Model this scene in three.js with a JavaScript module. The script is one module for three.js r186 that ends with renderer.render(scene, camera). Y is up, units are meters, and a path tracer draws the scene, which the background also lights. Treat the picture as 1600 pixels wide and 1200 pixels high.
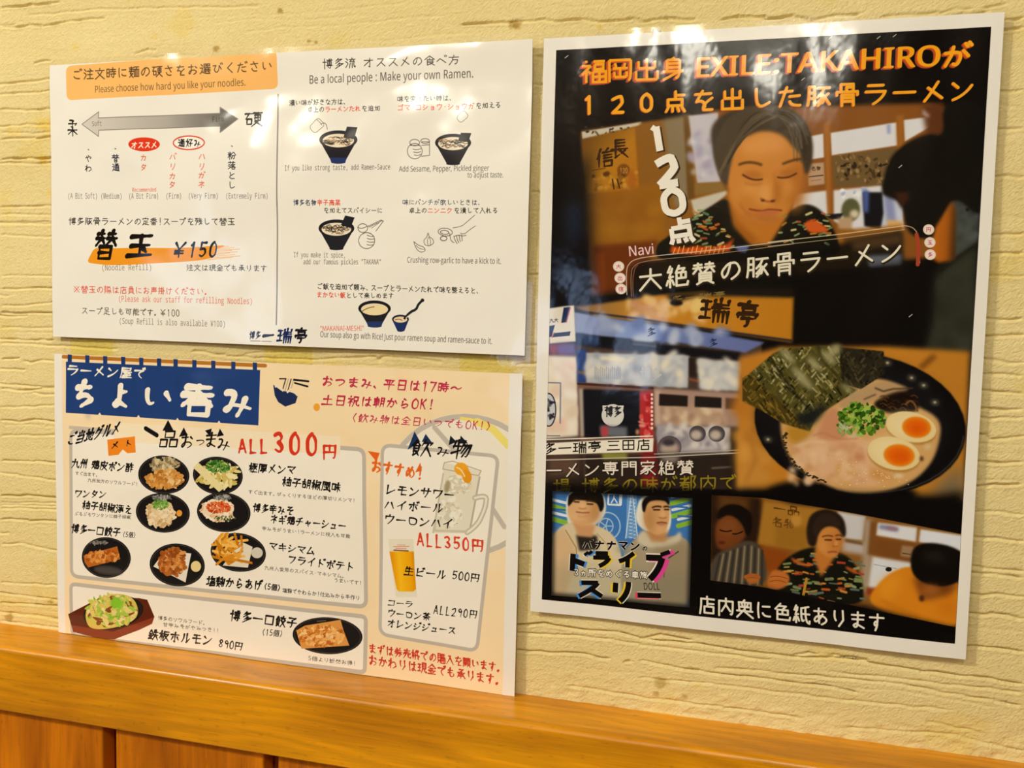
import * as THREE from 'three';
import { RectAreaLightUniformsLib } from 'three/addons/lights/RectAreaLightUniformsLib.js';
import { mergeGeometries } from 'three/addons/utils/BufferGeometryUtils.js';
import { RoundedBoxGeometry } from 'three/addons/geometries/RoundedBoxGeometry.js';

// ---------------------------------------------------------------- camera, sky, lamps, exposure
RectAreaLightUniformsLib.init();
const scene = new THREE.Scene();
const renderer = new THREE.WebGLRenderer({ antialias: true });
renderer.toneMapping = THREE.LinearToneMapping;
renderer.toneMappingExposure = 0.57;
renderer.shadowMap.enabled = true;
const EYE = 1.35;                                   // height of the middle of the posters above the floor
const CAM = { f: 1498.1, yaw: 0.2780, pitch: -0.0790, roll: 0.0224, x: 0.2061, y: 0.0032 + EYE, z: 0.6857 };
const camera = new THREE.PerspectiveCamera(2 * Math.atan(600 / CAM.f) * 180 / Math.PI, 4 / 3, 0.01, 50);
camera.rotation.order = 'YXZ';
camera.rotation.set(CAM.pitch, CAM.yaw, CAM.roll);
camera.position.set(CAM.x, CAM.y, CAM.z);
camera.updateMatrixWorld(true);
scene.add(camera);
scene.background = new THREE.Color().setRGB(3.6, 4.9, 7.4);   // overcast daylight outside the windows

const WARM = [1.0, 0.95, 0.80];
// recessed ceiling downlights: x, z, candela
const DOWNLIGHTS = [[-1.45, 1.5, 22], [0.3, 1.7, 8], [-2.6, 2.0, 6], [1.7, 1.9, 4]];
// round glass lamps hung along the facing wall: x, y, z
const GLOBES = [[-2.2, 2.42, 3.3], [-1.32, 2.27, 3.3], [-0.28, 2.42, 3.3], [0.14, 2.36, 3.3]];
const GLOBE_CD = 0.5, GLOBE_GLOW = 50;

// ---------------------------------------------------------------- helpers
function rng(seed) { let s = seed >>> 0; return () => { s = (s + 0x6D2B79F5) >>> 0; let t = s; t = Math.imul(t ^ (t >>> 15), t | 1); t ^= t + Math.imul(t ^ (t >>> 7), t | 61); return ((t ^ (t >>> 14)) >>> 0) / 4294967296; }; }
function hash2(x, y, s = 0) { let h = Math.imul(x | 0, 374761393) ^ Math.imul(y | 0, 668265263) ^ Math.imul(s | 0, 1274126177); h = Math.imul(h ^ (h >>> 13), 1274126177); return ((h ^ (h >>> 16)) >>> 0) / 4294967296; }
function noise2(x, y, s = 0) {
  const xi = Math.floor(x), yi = Math.floor(y), fx = x - xi, fy = y - yi, u = fx * fx * (3 - 2 * fx), v = fy * fy * (3 - 2 * fy);
  const a = hash2(xi, yi, s), b = hash2(xi + 1, yi, s), c = hash2(xi, yi + 1, s), d = hash2(xi + 1, yi + 1, s);
  return a + (b - a) * u + (c - a) * v + (a - b - c + d) * u * v;
}
function fbm(x, y, o, s = 0) { let t = 0, a = 0.5, n = 0; for (let i = 0; i < o; i++) { t += a * noise2(x, y, s + i * 17); n += a; a *= 0.5; x *= 2.03; y *= 2.03; } return t / n; }
const sstep = (a, b, x) => { const t = Math.min(1, Math.max(0, (x - a) / (b - a))); return t * t * (3 - 2 * t); };
// a photo pixel on the plane of the wall (z metres in front of it)
function onWall(px, py, z = 0) {
  const d = new THREE.Vector3((px - 800) / CAM.f, (600 - py) / CAM.f, -1).applyQuaternion(camera.quaternion);
  const t = (z - CAM.z) / d.z;
  return [CAM.x + d.x * t, CAM.y + d.y * t];
}
function shade(o) { o.traverse((m) => { if (m.isMesh) { m.castShadow = true; m.receiveShadow = true; } }); return o; }
function put(o, name, label, category, extra) { o.name = name; o.userData = { label, category, ...extra }; if (!o.parent) scene.add(o); return shade(o); }
function structure(o, name, label) { o.name = name; o.userData = { label, category: name.split('_')[0], kind: 'structure' }; scene.add(o); return shade(o); }
function mesh(geo, mat, name, parent) { const m = new THREE.Mesh(geo, mat); m.name = name; if (parent) parent.add(m); m.castShadow = m.receiveShadow = true; return m; }
function box(w, h, d, x, y, z) { const g = new THREE.BoxGeometry(w, h, d); g.translate(x, y, z); return g; }
function dataTexture(w, h, fn, srgb) {
  const d = new Uint8Array(w * h * 4);
  for (let y = 0; y < h; y++) for (let x = 0; x < w; x++) { const c = fn(x, y), i = (y * w + x) * 4; d[i] = c[0]; d[i + 1] = c[1]; d[i + 2] = c[2]; d[i + 3] = 255; }
  const t = new THREE.DataTexture(d, w, h); t.magFilter = t.minFilter = THREE.LinearFilter; t.wrapS = t.wrapT = THREE.RepeatWrapping;
  if (srgb) t.colorSpace = THREE.SRGBColorSpace; t.needsUpdate = true; return t;
}

// ---------------------------------------------------------------- materials
const WALL = { x0: -0.62, x1: 0.56, y0: EYE - 0.345, y1: EYE + 0.36 };
// brown and yellow spots that the photograph shows on the plaster: pixel x, y, radius in metres, strength, kind
const SPOTS = [[66, 193, 0.006, 0.5, 0], [62, 247, 0.004, 0.7, 0], [75, 300, 0.004, 0.3, 0], [804, 37, 0.0035, 0.9, 1], [434, 15, 0.002, 0.9, 1], [334, 75, 0.0025, 0.8, 1], [238, 54, 0.003, 0.3, 0],
  [1031, 1069, 0.004, 0.6, 1], [1025, 1086, 0.002, 0.5, 1], [1069, 1091, 0.002, 0.5, 1], [75, 942, 0.0025, 0.6, 1], [10, 966, 0.004, 0.7, 1], [935, 41, 0.002, 0.5, 0], [113, 71, 0.003, 0.4, 0], [1023, 45, 0.0016, 1.6, 2], [1028, 47, 0.0012, 1.6, 2], [10, 204, 0.004, 0.35, 0], [22, 204, 0.004, 0.3, 0],
  [480, 62, 0.0014, 0.8, 1], [490, 64, 0.0012, 0.8, 1]].map((s) => [...onWall(s[0], s[1]), ...s.slice(2)]);
const wallMap = (() => {
  const W = 1180, H = 705;
  return dataTexture(W, H, (i, j) => {
    const x = WALL.x0 + (i + 0.5) / W * (WALL.x1 - WALL.x0), y = WALL.y0 + (j + 0.5) / H * (WALL.y1 - WALL.y0);
    const m = fbm(x * 14, y * 30, 4, 3) - 0.5, f = noise2(x * 700, y * 700, 9) - 0.5, yl = fbm(x * 22 + 7, y * 26, 3, 31);
    let r = 230 + m * 12 + f * 7, g = 210 + m * 13 + f * 7, b = 149 + m * 18 + f * 8;
    const q = sstep(0.66, 0.82, yl) * 0.5; r -= q * 2; g -= q * 8; b -= q * 34;
    for (const [sx, sy, rad, a, kind] of SPOTS) {
      const dd = Math.hypot((x - sx) * 0.8, y - sy) / rad;
      if (dd < 2) { const k = a * sstep(1.25, 0.45, dd + (fbm(x * 500, y * 500, 2, 5) - 0.5) * 1.1); if (kind === 0) { g -= k * 18; b -= k * 70; } else if (kind === 1) { r -= k * 60; g -= k * 75; b -= k * 90; } else { r -= k * 110; g -= k * 110; b -= k * 80; } }
    }
    return [r, g, b].map((v) => Math.max(8, Math.min(255, v)));
  }, true);
})();
const plasterGrain = dataTexture(1024, 1024, (i, j) => {          // sandy grain with slanting trowel drag, 0.3 m square
  const w = 1024, u = i / w, v = j / w;
  const a = noise2((u * 0.8 + v * 0.6) * 210, (v * 0.8 - u * 0.6) * 460, 2), b = noise2(u * 330, v * 330, 4), c = noise2(u * 90, v * 150, 6);
  const h = 255 * (0.45 * a + 0.25 * b + 0.3 * c); return [h, h, h];
});
plasterGrain.repeat.set((WALL.x1 - WALL.x0) / 0.3, (WALL.y1 - WALL.y0) / 0.3);
const M = {};
M.plaster = new THREE.MeshStandardMaterial({ map: wallMap, roughness: 0.92, bumpMap: plasterGrain, bumpScale: 0.0006 });
M.plainPlaster = new THREE.MeshStandardMaterial({ color: new THREE.Color().setRGB(0.70, 0.58, 0.29), roughness: 0.95 });
M.ceiling = new THREE.MeshStandardMaterial({ color: new THREE.Color().setRGB(0.5, 0.48, 0.44), roughness: 0.95 });
M.darkWood = new THREE.MeshStandardMaterial({ color: new THREE.Color().setRGB(0.11, 0.065, 0.035), roughness: 0.7 });
M.floor = new THREE.MeshStandardMaterial({ color: new THREE.Color().setRGB(0.22, 0.15, 0.09), roughness: 0.6 });
function woodTexture(seed, base, w = 1024, h = 512) {               // grain runs along x; 1.2 m by 0.3 m
  return dataTexture(w, h, (i, j) => {
    const x = i / w * 1.2, y = j / h * 0.3;
    const warp = fbm(x * 5, y * 26, 3, seed) * 0.055;
    const ring = Math.sin((y + warp) * 520) * 0.5 + 0.5, fine = noise2(x * 42, y * 1500, seed + 4), blot = fbm(x * 9 + 3, y * 40, 3, seed + 8) - 0.5, fleck = sstep(0.86, 0.94, noise2(x * 130, y * 900, seed + 12));
    const k = 1 + (ring - 0.5) * 0.07 + (fine - 0.5) * 0.1 + blot * 0.34 - fleck * 0.1;
    return [base[0] * k, base[1] * (k * 1.04 - 0.04 + blot * 0.1), base[2] * k].map((v) => Math.max(2, Math.min(255, v)));
  }, true);
}
const railMap = woodTexture(11, [216, 143, 9]), boardMap = woodTexture(23, [190, 106, 5], 512, 512);
M.rail = new THREE.MeshPhysicalMaterial({ map: railMap, roughness: 0.3, specularIntensity: 0.9 });
M.boards = [0, 1, 2].map((k) => { const t = boardMap.clone(); t.offset.set(0.31 * k, 0.27 * k); t.needsUpdate = true; return new THREE.MeshPhysicalMaterial({ map: t, roughness: 0.5, specularIntensity: 0.4, color: new THREE.Color().setScalar(1 - 0.05 * k) }); });
M.backing = new THREE.MeshStandardMaterial({ map: boardMap, color: new THREE.Color().setRGB(0.7, 0.55, 0.5), roughness: 0.6 });
M.frame = new THREE.MeshStandardMaterial({ color: new THREE.Color().setRGB(0.2, 0.1, 0.04), roughness: 0.5 });
M.pane = new THREE.MeshPhysicalMaterial({ color: 0xffffff, transmission: 1, thickness: 0, roughness: 0, ior: 1.5 });
M.film = new THREE.MeshPhysicalMaterial({ color: new THREE.Color().setRGB(0.97, 0.97, 0.98), transmission: 1, thickness: 0, roughness: 0.06, ior: 1.5 });
M.tape = new THREE.MeshPhysicalMaterial({ color: new THREE.Color().setRGB(1.0, 0.985, 0.74), transmission: 1, thickness: 0, roughness: 0.04, ior: 1.45 });
M.white = new THREE.MeshStandardMaterial({ color: new THREE.Color().setRGB(0.8, 0.8, 0.78), roughness: 0.4 });

// ---------------------------------------------------------------- the room
const ROOM = { x0: -3.8, x1: 3.0, z1: 3.7, y1: 2.55 };
// traced grooves of the trowelled plaster: depth in millimetres, then photo pixels
const GROOVES = [
  [1.1, 0, 9, 40, 6, 90, 2], [0.9, 0, 40, 22, 41, 40, 37, 62, 40, 92, 33, 120, 30, 160, 27], [0.9, 50, 97, 62, 94, 76, 94], [0.8, 0, 170, 40, 171, 90, 168], [0.5, 0, 206, 45, 207, 90, 204], [0.9, 0, 217, 50, 215, 90, 212], [1.1, 0, 247, 55, 247, 95, 244],
  [0.8, 0, 322, 30, 323, 60, 321, 90, 322], [0.5, 0, 334, 90, 335], [0.6, 0, 347, 90, 347], [0.5, 0, 366, 50, 370, 90, 368], [0.4, 0, 430, 90, 432], [0.8, 0, 452, 90, 449], [0.6, 0, 478, 40, 477, 90, 471], [1.2, 0, 489, 40, 489, 95, 490],
  [0.5, 0, 512, 90, 513], [0.6, 0, 536, 90, 541, 130, 543, 180, 546], [0.9, 0, 561, 26, 560], [0.9, 34, 564, 44, 567, 58, 563, 86, 565], [1.0, 0, 608, 30, 611, 60, 608, 90, 609], [0.7, 48, 614, 64, 618, 86, 617], [0.5, 0, 637, 90, 634], [0.9, 0, 657, 30, 660, 50, 656, 90, 660], [0.5, 0, 682, 90, 680], [0.9, 0, 721, 50, 722, 90, 724],
  [1.2, 0, 776, 40, 776, 60, 777, 95, 781], [0.4, 0, 786, 90, 788], [0.4, 0, 790, 90, 792], [0.4, 0, 795, 90, 797], [1.0, 0, 812, 40, 815, 95, 816], [0.6, 0, 852, 30, 850, 60, 858, 90, 862], [0.5, 0, 912, 90, 917], [1.0, 0, 943, 50, 947, 95, 949], [0.6, 0, 972, 60, 980, 100, 984],
  [1.0, 724, 36, 760, 34, 800, 32, 826, 31, 845, 28, 868, 32, 900, 29, 940, 32, 985, 27, 1008, 32, 1040, 26, 1085, 29], [1.0, 1128, 28, 1150, 23, 1200, 26, 1240, 23, 1270, 30, 1300, 23, 1345, 20], [0.6, 1380, 24, 1470, 18, 1490, 12, 1522, 12], [0.8, 1545, 9, 1575, 4], [0.6, 1478, 20, 1530, 19, 1545, 14],
  [0.6, 210, 82, 226, 76, 240, 77], [0.4, 225, 88, 300, 85], [0.4, 40, 22, 160, 12, 400, 8],
  [1.0, 1570, 29, 1600, 25], [1.0, 1568, 47, 1600, 42], [0.9, 1562, 143, 1600, 140], [0.9, 1555, 200, 1600, 200], [0.4, 1555, 160, 1600, 168], [0.9, 1548, 276, 1575, 274, 1600, 276], [0.7, 1545, 367, 1600, 365], [0.9, 1540, 397, 1600, 396], [0.5, 1540, 430, 1600, 432],
  [0.9, 1538, 499, 1570, 500, 1600, 498], [1.0, 1536, 526, 1575, 525, 1600, 525], [0.8, 1532, 562, 1600, 569], [0.7, 1530, 585, 1600, 588], [0.8, 1530, 612, 1600, 615], [0.9, 1528, 640, 1600, 642], [0.7, 1528, 654, 1600, 655], [0.9, 1525, 681, 1538, 680, 1550, 687, 1600, 684], [0.9, 1524, 722, 1560, 724, 1600, 724], [1.0, 1520, 761, 1560, 758, 1600, 759],
  [0.6, 1520, 802, 1560, 800, 1600, 806], [0.9, 1518, 842, 1560, 844, 1600, 848], [0.8, 1516, 886, 1540, 890, 1600, 894], [0.8, 1514, 897, 1560, 899, 1600, 905], [0.7, 1514, 930, 1540, 933, 1560, 930, 1600, 935], [0.9, 1510, 961, 1540, 963, 1550, 960, 1600, 970], [1.0, 1505, 1012, 1550, 1014, 1600, 1021],
  [1.2, 806, 980, 850, 976, 905, 987, 960, 990, 1000, 1000, 1030, 994, 1080, 1003], [1.1, 1000, 1001, 1080, 1008, 1150, 1019, 1240, 1029, 1290, 1031, 1350, 1036, 1440, 1052, 1470, 1054, 1598, 1071], [0.6, 806, 992, 880, 994, 960, 1003, 1000, 1010, 1100, 1022, 1200, 1034], [1.1, 806, 1018, 860, 1022, 905, 1024, 952, 1033],
  [1.0, 975, 1037, 986, 1036], [1.0, 1004, 1036, 1060, 1047, 1140, 1058, 1190, 1063, 1260, 1072, 1300, 1076, 1342, 1086], [0.8, 1246, 1026, 1264, 1023, 1274, 1026], [0.9, 1300, 1030, 1302, 1026, 1330, 1029, 1356, 1036], [0.5, 1000, 1062, 1120, 1072, 1250, 1088], [0.7, 890, 1074, 1000, 1092, 1130, 1108, 1250, 1125],
  [0.7, 1120, 1046, 1250, 1057, 1400, 1072, 1598, 1106], [0.6, 1300, 1052, 1420, 1066, 1598, 1085], [0.5, 1180, 1080, 1330, 1098, 1480, 1112], [0.6, 1330, 1140, 1480, 1150, 1598, 1178], [0.5, 1450, 1130, 1540, 1150],
  [0.8, 300, 549, 350, 556, 420, 561, 480, 563, 520, 560, 582, 559, 590, 565, 594, 558, 640, 560, 690, 566], [0.5, 380, 553, 520, 545, 560, 543], [0.9, 806, 569, 850, 568], [0.9, 820, 540, 852, 540], [0.8, 806, 646, 850, 644], [0.7, 804, 677, 850, 676], [0.9, 802, 744, 850, 739], [0.9, 802, 815, 850, 815], [1.0, 802, 864, 850, 862], [0.8, 802, 902, 840, 903], [0.8, 835, 86, 855, 87], [0.7, 835, 130, 855, 130], [0.5, 830, 300, 850, 301], [0.6, 825, 430, 850, 428],
];
{
  const C = 0.002, D = 0.0008, nx = Math.round((WALL.x1 - WALL.x0) / C), ny = Math.round((WALL.y1 - WALL.y0) / D), hgt = new Float32Array((nx + 1) * (ny + 1));
  const rn = rng(77);
  const cut = (pts, depth) => {                         // cuts one groove, with a raised lip along its lower side
    for (let s = 0; s + 1 < pts.length; s++) {
      const [ax, ay] = pts[s], [bx, by] = pts[s + 1], L = Math.hypot(bx - ax, by - ay), n = Math.max(1, Math.ceil(L / (C * 0.8)));
      for (let k = 0; k < n; k++) {
        const t = k / n, x = ax + (bx - ax) * t, y = ay + (by - ay) * t + (noise2(x * 110, s * 3.7 + ay * 900, 8) - 0.5) * 0.0013;
        const wd = (0.6 + 0.9 * noise2(x * 120, y * 60, 12)) * depth, i = Math.round((x - WALL.x0) / C), jc = (y - WALL.y0) / D;
        if (i < 0 || i > nx) continue;
        for (let j = Math.floor(jc - 5); j <= jc + 5; j++) if (j >= 0 && j <= ny) {
          const dy = (j - jc) * D / 0.00075, g = -wd * Math.exp(-dy * dy) + 0.16 * wd * Math.exp(-((dy + 2.2) ** 2));
          const q = j * (nx + 1) + i; if (g < 0 ? g < hgt[q] : hgt[q] >= 0 && g > hgt[q]) hgt[q] = g;
        }
      }
    }
  };
  for (const [d, ...p] of GROOVES) { const pts = []; for (let i = 0; i < p.length; i += 2) pts.push(onWall(p[i], p[i + 1])); cut(pts, d); }
  for (let k = 0; k < 150; k++) {                        // faint drag marks between them and outside the picture
    let x = WALL.x0 + rn() * (WALL.x1 - WALL.x0), y = WALL.y0 + rn() * (WALL.y1 - WALL.y0); const pts = [[x, y]], far = x < -0.5 || x > 0.42;
    for (let s = 0; s < 5; s++) { x += 0.015 + rn() * 0.03; y += (rn() - 0.5) * 0.004; pts.push([x, y]); }
    cut(pts, far ? 0.5 + rn() * 0.4 : 0.06 + rn() * 0.14);
  }
  const pos = new Float32Array((nx + 1) * (ny + 1) * 3), uv = new Float32Array((nx + 1) * (ny + 1) * 2), idx = new Uint32Array(nx * ny * 6);
  for (let j = 0, q = 0; j <= ny; j++) for (let i = 0; i <= nx; i++, q++) {
    const x = WALL.x0 + i * C, y = WALL.y0 + j * D;
    const near = sstep(EYE - 0.255, EYE - 0.288, y) * sstep(-0.02, 0.08, x);         // ragged plaster above the rail
    const z = hgt[q] * 2.3 + (fbm(x * 6, y * 34, 2, 40) - 0.5) * 1.0 + (fbm(x * 26, y * 170, 2, 55) - 0.5) * 0.3 + near * (fbm(x * 150, y * 260, 2, 66) - 0.4) * 2.0;
    pos[q * 3] = x; pos[q * 3 + 1] = y; pos[q * 3 + 2] = -0.0032 + Math.min(1.3, z) * 0.001; uv[q * 2] = i / nx; uv[q * 2 + 1] = j / ny;
  }
  for (let j = 0, q = 0; j < ny; j++) for (let i = 0; i < nx; i++) { const a = j * (nx + 1) + i, b = a + 1, c = a + nx + 1, d = c + 1; idx[q++] = a; idx[q++] = b; idx[q++] = d; idx[q++] = a; idx[q++] = d; idx[q++] = c; }
  const g = new THREE.BufferGeometry(); g.setAttribute('position', new THREE.BufferAttribute(pos, 3)); g.setAttribute('uv', new THREE.BufferAttribute(uv, 2)); g.setIndex(new THREE.BufferAttribute(idx, 1)); g.computeVertexNormals();
  const wall = new THREE.Group();
  mesh(g, M.plaster, 'trowelled_plaster', wall);
  const zf = -0.0032, t = 0.15, R = ROOM;
  const parts = [box(WALL.x0 - R.x0, R.y1, t, (R.x0 + WALL.x0) / 2, R.y1 / 2, zf - t / 2), box(R.x1 - WALL.x1, R.y1, t, (R.x1 + WALL.x1) / 2, R.y1 / 2, zf - t / 2),
    box(WALL.x1 - WALL.x0, WALL.y0, t, (WALL.x0 + WALL.x1) / 2, WALL.y0 / 2, zf - t / 2), box(WALL.x1 - WALL.x0, R.y1 - WALL.y1, t, (WALL.x0 + WALL.x1) / 2, (R.y1 + WALL.y1) / 2, zf - t / 2), box(WALL.x1 - WALL.x0, WALL.y1 - WALL.y0, t - 0.01, (WALL.x0 + WALL.x1) / 2, (WALL.y0 + WALL.y1) / 2, zf - 0.01 - t / 2)];
  mesh(mergeGeometries(parts), M.plainPlaster, 'wall_body', wall);
  structure(wall, 'wall_back', 'cream plaster wall with rough horizontal trowel marks behind the posters');
}
{
  const { x0, x1, z1, y1 } = ROOM, t = 0.15, w = x1 - x0, cx = (x0 + x1) / 2;
  structure(mesh(box(w + 2 * t, t, z1 + 2 * t, cx, -t / 2, z1 / 2), M.floor), 'floor', 'dark brown floor of the dining room');
  structure(mesh(box(w + 2 * t, t, z1 + 2 * t, cx, y1 + t / 2, z1 / 2), M.ceiling), 'ceiling', 'pale ceiling of the dining room');
  structure(mesh(box(t, y1, z1 + 2 * t, x0 - t / 2, y1 / 2, z1 / 2), M.plainPlaster), 'wall_left', 'plain cream plaster side wall on the left');
  structure(mesh(box(t, y1, z1 + 2 * t, x1 + t / 2, y1 / 2, z1 / 2), M.plainPlaster), 'wall_right', 'plain cream plaster side wall on the right');
  const WIN = [[-3.0, -2.6, 1.2, 1.85], [-1.1, -0.65, 0.95, 1.45]], parts = [], zc = z1 + t / 2;          // x0, x1, y0, y1
  let px = x0;
  for (const [a, b, c, d] of WIN) { parts.push(box(a - px, y1, t, (a + px) / 2, y1 / 2, zc), box(b - a, c, t, (a + b) / 2, c / 2, zc), box(b - a, y1 - d, t, (a + b) / 2, (y1 + d) / 2, zc)); px = b; }
  parts.push(box(x1 - px, y1, t, (x1 + px) / 2, y1 / 2, zc));
  structure(mesh(mergeGeometries(parts), M.darkWood), 'wall_front', 'dark stained wooden wall with two windows facing the posters');
  WIN.forEach(([a, b, c, d], i) => {
    const g = new THREE.Group(), f = 0.04; g.position.set((a + b) / 2, c, z1 + 0.06); const W = b - a, H = d - c;
    mesh(mergeGeometries([box(W, f, 0.06, 0, f / 2, 0), box(W, f, 0.06, 0, H - f / 2, 0), box(f, H - 2 * f, 0.06, -W / 2 + f / 2, H / 2, 0), box(f, H - 2 * f, 0.06, W / 2 - f / 2, H / 2, 0), box(f * 0.7, H - 2 * f, 0.05, 0, H / 2, 0)]), M.frame, 'window_frame', g);
    for (const s of [-1, 1]) mesh(box(W / 2 - f * 1.36, H - 2 * f, 0.004, s * (W / 4 - f * 0.32), H / 2, 0), M.pane, 'pane', g);
    structure(g, 'window_' + (i + 1), i ? 'low brown framed window facing the tall poster' : 'taller brown framed window near the corner of the dining room');
  });
}
// the wooden cap rail under the posters and the boarded wainscot below it
const RAIL = { y: EYE - 0.291, z: 0.0458, h: 0.0555 };
{
  const { y, z, h } = RAIL, r = 0.0046, prof = [[-0.004, y]];
  for (let k = 0; k <= 6; k++) { const a = Math.PI / 2 * (1 - k / 6); prof.push([z - r + Math.cos(a) * r, y - r + Math.sin(a) * r]); }
  for (let k = 0; k <= 3; k++) { const a = -Math.PI / 2 * k / 3; prof.push([z - 0.0015 + Math.cos(a) * 0.0015, y - h + 0.0015 + Math.sin(a) * 0.0015]); }
  prof.push([-0.004, y - h], [-0.004, y]);
  const n = 240, x0 = ROOM.x0, x1 = ROOM.x1, pos = [], uv = [], idx = []; let s = 0; const sv = prof.map((p, i) => (s += i ? Math.hypot(p[0] - prof[i - 1][0], p[1] - prof[i - 1][1]) : 0));
  for (let i = 0; i <= n; i++) for (let k = 0; k < prof.length; k++) {
    const x = x0 + (x1 - x0) * i / n, wob = k > 0 && k < 8 ? (noise2(x * 9, 1, 3) - 0.5) * 0.0009 : 0;
    pos.push(x, prof[k][1] + wob, prof[k][0] + wob * 0.6); uv.push((x + 0.75) / 1.2, sv[k] / 0.3);
  }
  const m = prof.length; for (let i = 0; i < n; i++) for (let k = 0; k + 1 < m; k++) { const a = i * m + k, b = a + m; idx.push(a, a + 1, b, b, a + 1, b + 1); }
  const g = new THREE.BufferGeometry(); g.setAttribute('position', new THREE.Float32BufferAttribute(pos, 3)); g.setAttribute('uv', new THREE.Float32BufferAttribute(uv, 2)); g.setIndex(idx); g.computeVertexNormals();
  structure(mesh(g, M.rail), 'trim_1', 'honey coloured wooden cap rail with a rounded edge below the menus');
  const w = new THREE.Group(), top = y - h + 0.001;
  mesh(box(ROOM.x1 - ROOM.x0, top, 0.024, (ROOM.x0 + ROOM.x1) / 2, top / 2, 0.008), M.backing, 'backing_panel', w);
  const geo = new RoundedBoxGeometry(0.1375, top, 0.016, 2, 0.0018); { const q = geo.attributes.position, t = []; for (let i = 0; i < q.count; i++) t.push(q.getY(i) / 1.2, q.getX(i) / 0.3 + 0.5); geo.setAttribute('uv', new THREE.Float32BufferAttribute(t, 2)); }
  let k = 0; for (let x = -0.3252 - 0.15 * 23; x < ROOM.x1 - 0.15; x += 0.15, k++) { if (x < ROOM.x0) continue; const b = mesh(geo, M.boards[(k * 7 + (k >> 1)) % 3], 'board', w); b.position.set(x + 0.0125 + 0.1375 / 2, top / 2, 0.0295); }
  structure(w, 'trim_2', 'wainscot of upright orange brown boards below the cap rail');
}
// ---------------------------------------------------------------- lamps
const lampColor = new THREE.Color().setRGB(...WARM);
DOWNLIGHTS.forEach(([x, z, cd], i) => {
  const g = new THREE.Group(); g.position.set(x, ROOM.y1, z);
  const ring = new THREE.LatheGeometry([[0.058, -0.001], [0.058, -0.012], [0.072, -0.014], [0.076, -0.01], [0.076, 0]].map((p) => new THREE.Vector2(...p)), 40);
  mesh(ring, M.white, 'trim_ring', g);
  const em = new THREE.MeshStandardMaterial({ color: 0xffffff, emissive: lampColor, emissiveIntensity: 9 });
  const disc = new THREE.CylinderGeometry(0.056, 0.056, 0.004, 36); disc.translate(0, -0.004, 0); mesh(disc, em, 'diffuser', g);
  const l = new THREE.SpotLight(lampColor, cd, 0, 1.35, 0.5, 2); l.position.set(0, -0.02, 0); l.target.position.set(x < 0.5 ? 0.25 : 0, -1.2, -z * 0.75); l.castShadow = true; l.shadow.radius = 2.4; l.name = 'lamp_light'; g.add(l, l.target);
  put(g, 'recessed_downlight' + (i ? '_00' + i : ''), 'round recessed downlight in the pale ceiling with a white ring', 'ceiling lamp', { group: 'recessed downlights in the ceiling' });
});
GLOBES.forEach(([x, y, z], i) => {
  const g = new THREE.Group(); g.position.set(x, y, z);
  const em = new THREE.MeshStandardMaterial({ color: 0xffffff, emissive: lampColor, emissiveIntensity: GLOBE_GLOW });
  mesh(new THREE.SphereGeometry(0.08, 32, 20), em, 'glass_globe', g);
  const rod = new THREE.CylinderGeometry(0.006, 0.006, ROOM.y1 - y - 0.07, 12); rod.translate(0, (ROOM.y1 - y - 0.07) / 2 + 0.07, 0); mesh(rod, M.frame, 'stem', g);
  const cap = new THREE.CylinderGeometry(0.022, 0.03, 0.03, 20); cap.translate(0, 0.084, 0); mesh(cap, M.frame, 'cap', g);
  const l = new THREE.PointLight(lampColor, GLOBE_CD, 0, 2); l.castShadow = true; l.shadow.radius = 3.9; l.name = 'lamp_light'; g.add(l);
  put(g, 'globe_pendant' + (i ? '_00' + i : ''), 'small round glass pendant lamp hanging on a dark stem', 'pendant lamp', { group: 'globe pendants along the window wall' });
});
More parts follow.
